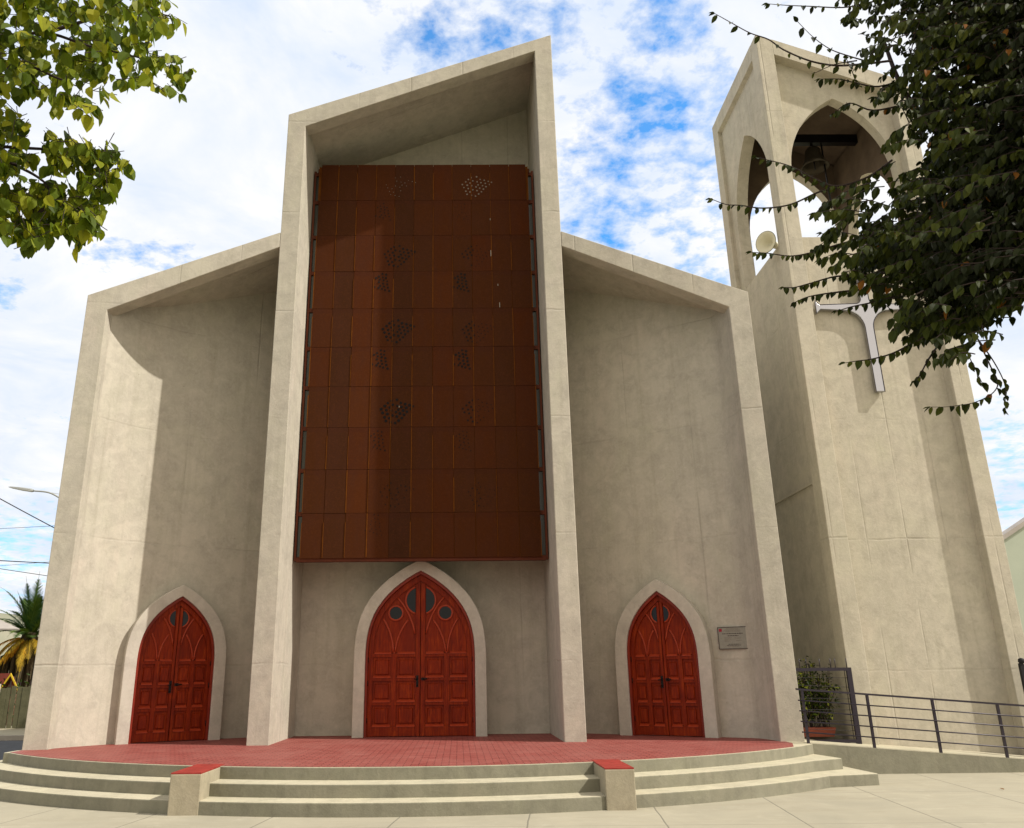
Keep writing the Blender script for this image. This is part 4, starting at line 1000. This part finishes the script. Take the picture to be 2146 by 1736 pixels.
# fence
fe = empty('street_fence', (-16, 17.5, -.54), 'weathered dark green mesh and board fence across the street', 'fence')
q = MB('fence'); 
for i in range(70):
    x = -26+i*.21; h = .96+random.uniform(-.06, .05); yy = 17.5+random.uniform(-.02, .02)
    q.box((x, yy, -.54), (x+random.uniform(.17, .215), yy+.03, h))
q.build('boards', fe)
for i in range(9): q = MB('kerb'); q.tube([(-26+i*1.8, 17.42, -.54), (-26+i*1.8, 17.42, 1.08)], .05, 7); q.build('post', fe)
q = MB('board'); q.box((-15.6, 17.2, -.5), (-12, 17.28, -.40)); tag(q.build('timber_board'), 'orange brown timber board lying along the foot of the fence', 'board')
# little red roofed house
kh = empty('small_shed', (-16.2, 20, -.54), 'tiny shed with red roof and yellow bargeboards behind the fence', 'shed')
ap_ = at(24, 1411, 19.5); er = at(40, 1447, 19.5); el = at(-2, 1447, 19.5); wl = ap_.z-er.z
q = MB('pinkwood'); q.prism([(el.x+.12, 19.75, -.54), (er.x-.12, 19.75, -.54), (er.x-.12, 19.75, er.z+.0), (ap_.x, 19.75, ap_.z-.12), (el.x+.12, 19.75, el.z)], [(el.x-.9, 21.6, -.54), (er.x-1.1, 21.6, -.54), (er.x-1.1, 21.6, er.z), (ap_.x-1.0, 21.6, ap_.z-.12), (el.x-.9, 21.6, el.z)]); q.build('wall', kh)
q = MB('redroof'); back = Vector((-1.6, 1.4, 0))
for e_ in (el, er):
    a_, b_2 = ap_, e_; thk = Vector((0, 0, -.05)); q.prism([a_, b_2, b_2+thk, a_+thk], [a_+back, b_2+back, b_2+back+thk, a_+back+thk])
q.build('roof', kh)
q = MB('yellow')
for e_ in (el, er):
    f_ = Vector((0, -.05, 0)); q.prism([ap_+f_, e_+f_, e_+f_+Vector((0, 0, -.09)), ap_+f_+Vector((0, 0, -.11))], [ap_+f_*.1, e_+f_*.1, e_+f_*.1+Vector((0, 0, -.09)), ap_+f_*.1+Vector((0, 0, -.11))])
q.build('bargeboard', kh)
# pale house with eave
hh = empty('pale_house', (-24, 24, -.54), 'pale house whose low sheet roof corner juts in at the left edge', 'house')
c0 = at(41, 1321, 20.5); c1 = at(-60, 1278, 22.5)
ra, rb_ = at(-260, 1318, 21.0), at(-260, 1186, 26); rf3 = [c0, ra, rb_]
q = MB('roofmetal'); q.prism(rf3, [v+Vector((0, 0, .06)) for v in rf3]); q.build('roof', hh)
q = MB('cream'); wl3 = [c0+Vector((-1.3, .55, 0)), ra+Vector((0, .5, 0)), rb_+Vector((0, -.6, 0))]; q.prism([Vector((v.x, v.y, -.54)) for v in wl3], [Vector((v.x, v.y, v.z-.02)) for v in wl3]); q.build('wall', hh)

# palm
pc = at(62, 1335, 23); pm = empty('palm_tree', (pc.x, 23, -.54), 'stout palm with green upright fronds over yellow and dead hanging fronds', 'palm')
q = MB('skirt'); q.tube([(pc.x, 23, -.54), (pc.x, 23, 1), (pc.x, 23, pc.z-.3), (pc.x, 23, pc.z+.2)], [.38, .34, .42, .3], 14); q.build('trunk', pm)
def frond(mb, base, az, el_, L, bend, w_, tone, drop=0.):
    d = Vector((math.cos(az)*math.cos(el_), math.sin(az)*math.cos(el_), math.sin(el_))); pts = [base.copy()]; n = 12; p = base.copy()
    for i in range(n):
        d = (d+Vector((0, 0, -bend/n))).normalized(); p = p+d*(L/n); pts.append(p.copy())
    mb.tube(pts, [.03*(1-i/(n+2)) for i in range(n+1)], 4)
    for i in range(1, n*4):
        t = i/(n*4); k = min(int(t*n), n-1); q0 = pts[k].lerp(pts[k+1], t*n-k); tg = (pts[k+1]-pts[k]).normalized(); sd_ = tg.cross(Vector((0, 0, 1)))
        if sd_.length < .1: sd_ = Vector((1, 0, 0))
        sd_.normalize(); ll = w_*math.sin(math.pi*min(t*1.05+.08, 1))**.6
        for s_ in (-1, 1):
            ax = (sd_*s_+tg*.9+Vector((0, 0, -drop))+rv(.08)).normalized(); wv_ = tg*.035
            mb.add([q0-wv_, q0+wv_, q0+ax*ll], [(0, 1, 2)], 0, min(max(tone+random.gauss(0, .15), 0), 1))
gf = MB('frond'); df = MB('deadfrond')
for k in range(40): frond(gf, pc+rv(.05), 2*math.pi*k/40+random.gauss(0, .1), random.uniform(.3, 1.4), random.uniform(2.1, 3.0), random.uniform(.6, 1.5), .40, random.random())
frond(gf, pc, math.pi, 1.0, 2.9, 1.2, .5, .3); frond(gf, pc, math.pi*.95, .6, 2.8, .9, .5, .2); frond(gf, pc, 1.4, 1.56, 3.0, .1, .5, .3)
for k in range(36): frond(df, pc+Vector((0, 0, -.1)), 2*math.pi*k/36+random.gauss(0, .15), random.uniform(-.1, .5), random.uniform(1.4, 2.7), random.uniform(1.8, 3.0), .36, random.random(), .5)
gf.build('green_fronds', pm, recalc=False); df.build('yellow_fronds', pm, recalc=False)
q = MB('skirt')
for k in range(70):
    th = random.uniform(0, 2*math.pi); r_ = random.uniform(.4, 1.0); z1_ = pc.z-.3; p0_ = Vector((pc.x, 23, z1_)); p1_ = Vector((pc.x+math.cos(th)*r_, 23+math.sin(th)*r_, z1_-.6)); p2_ = Vector((pc.x+math.cos(th)*r_*1.1, 23+math.sin(th)*r_*1.1, z1_-random.uniform(1.5, 3)))
    q.tube([p0_, p1_, p2_], [.05, .09, .02], 5)
q.build('dead_skirt', pm)
# bushes behind the fence
sb = MB('leafS'); bq = MB('twig')
bush = empty('garden_bush', (-14.5, 19, -.54), 'dark green bushes growing behind the street fence under the palm', 'bush')
for k in range(900):
    p = Vector((random.uniform(-20, -12), 19.2+random.gauss(0, .5), random.uniform(-.3, 1.6)*random.random()**.4)); s = random.uniform(.12, .22)
    leaf(sb, p, rv(), rv(), s, s*.4, .3, .1, random.random()*.5)
for k in range(20): x = -20+k*.4; bq.tube([(x, 19.2, -.54), (x+.1, 19.2, 1.2)], .02, 5)
sb.build('foliage', bush, recalc=False); bq.build('stems', bush)
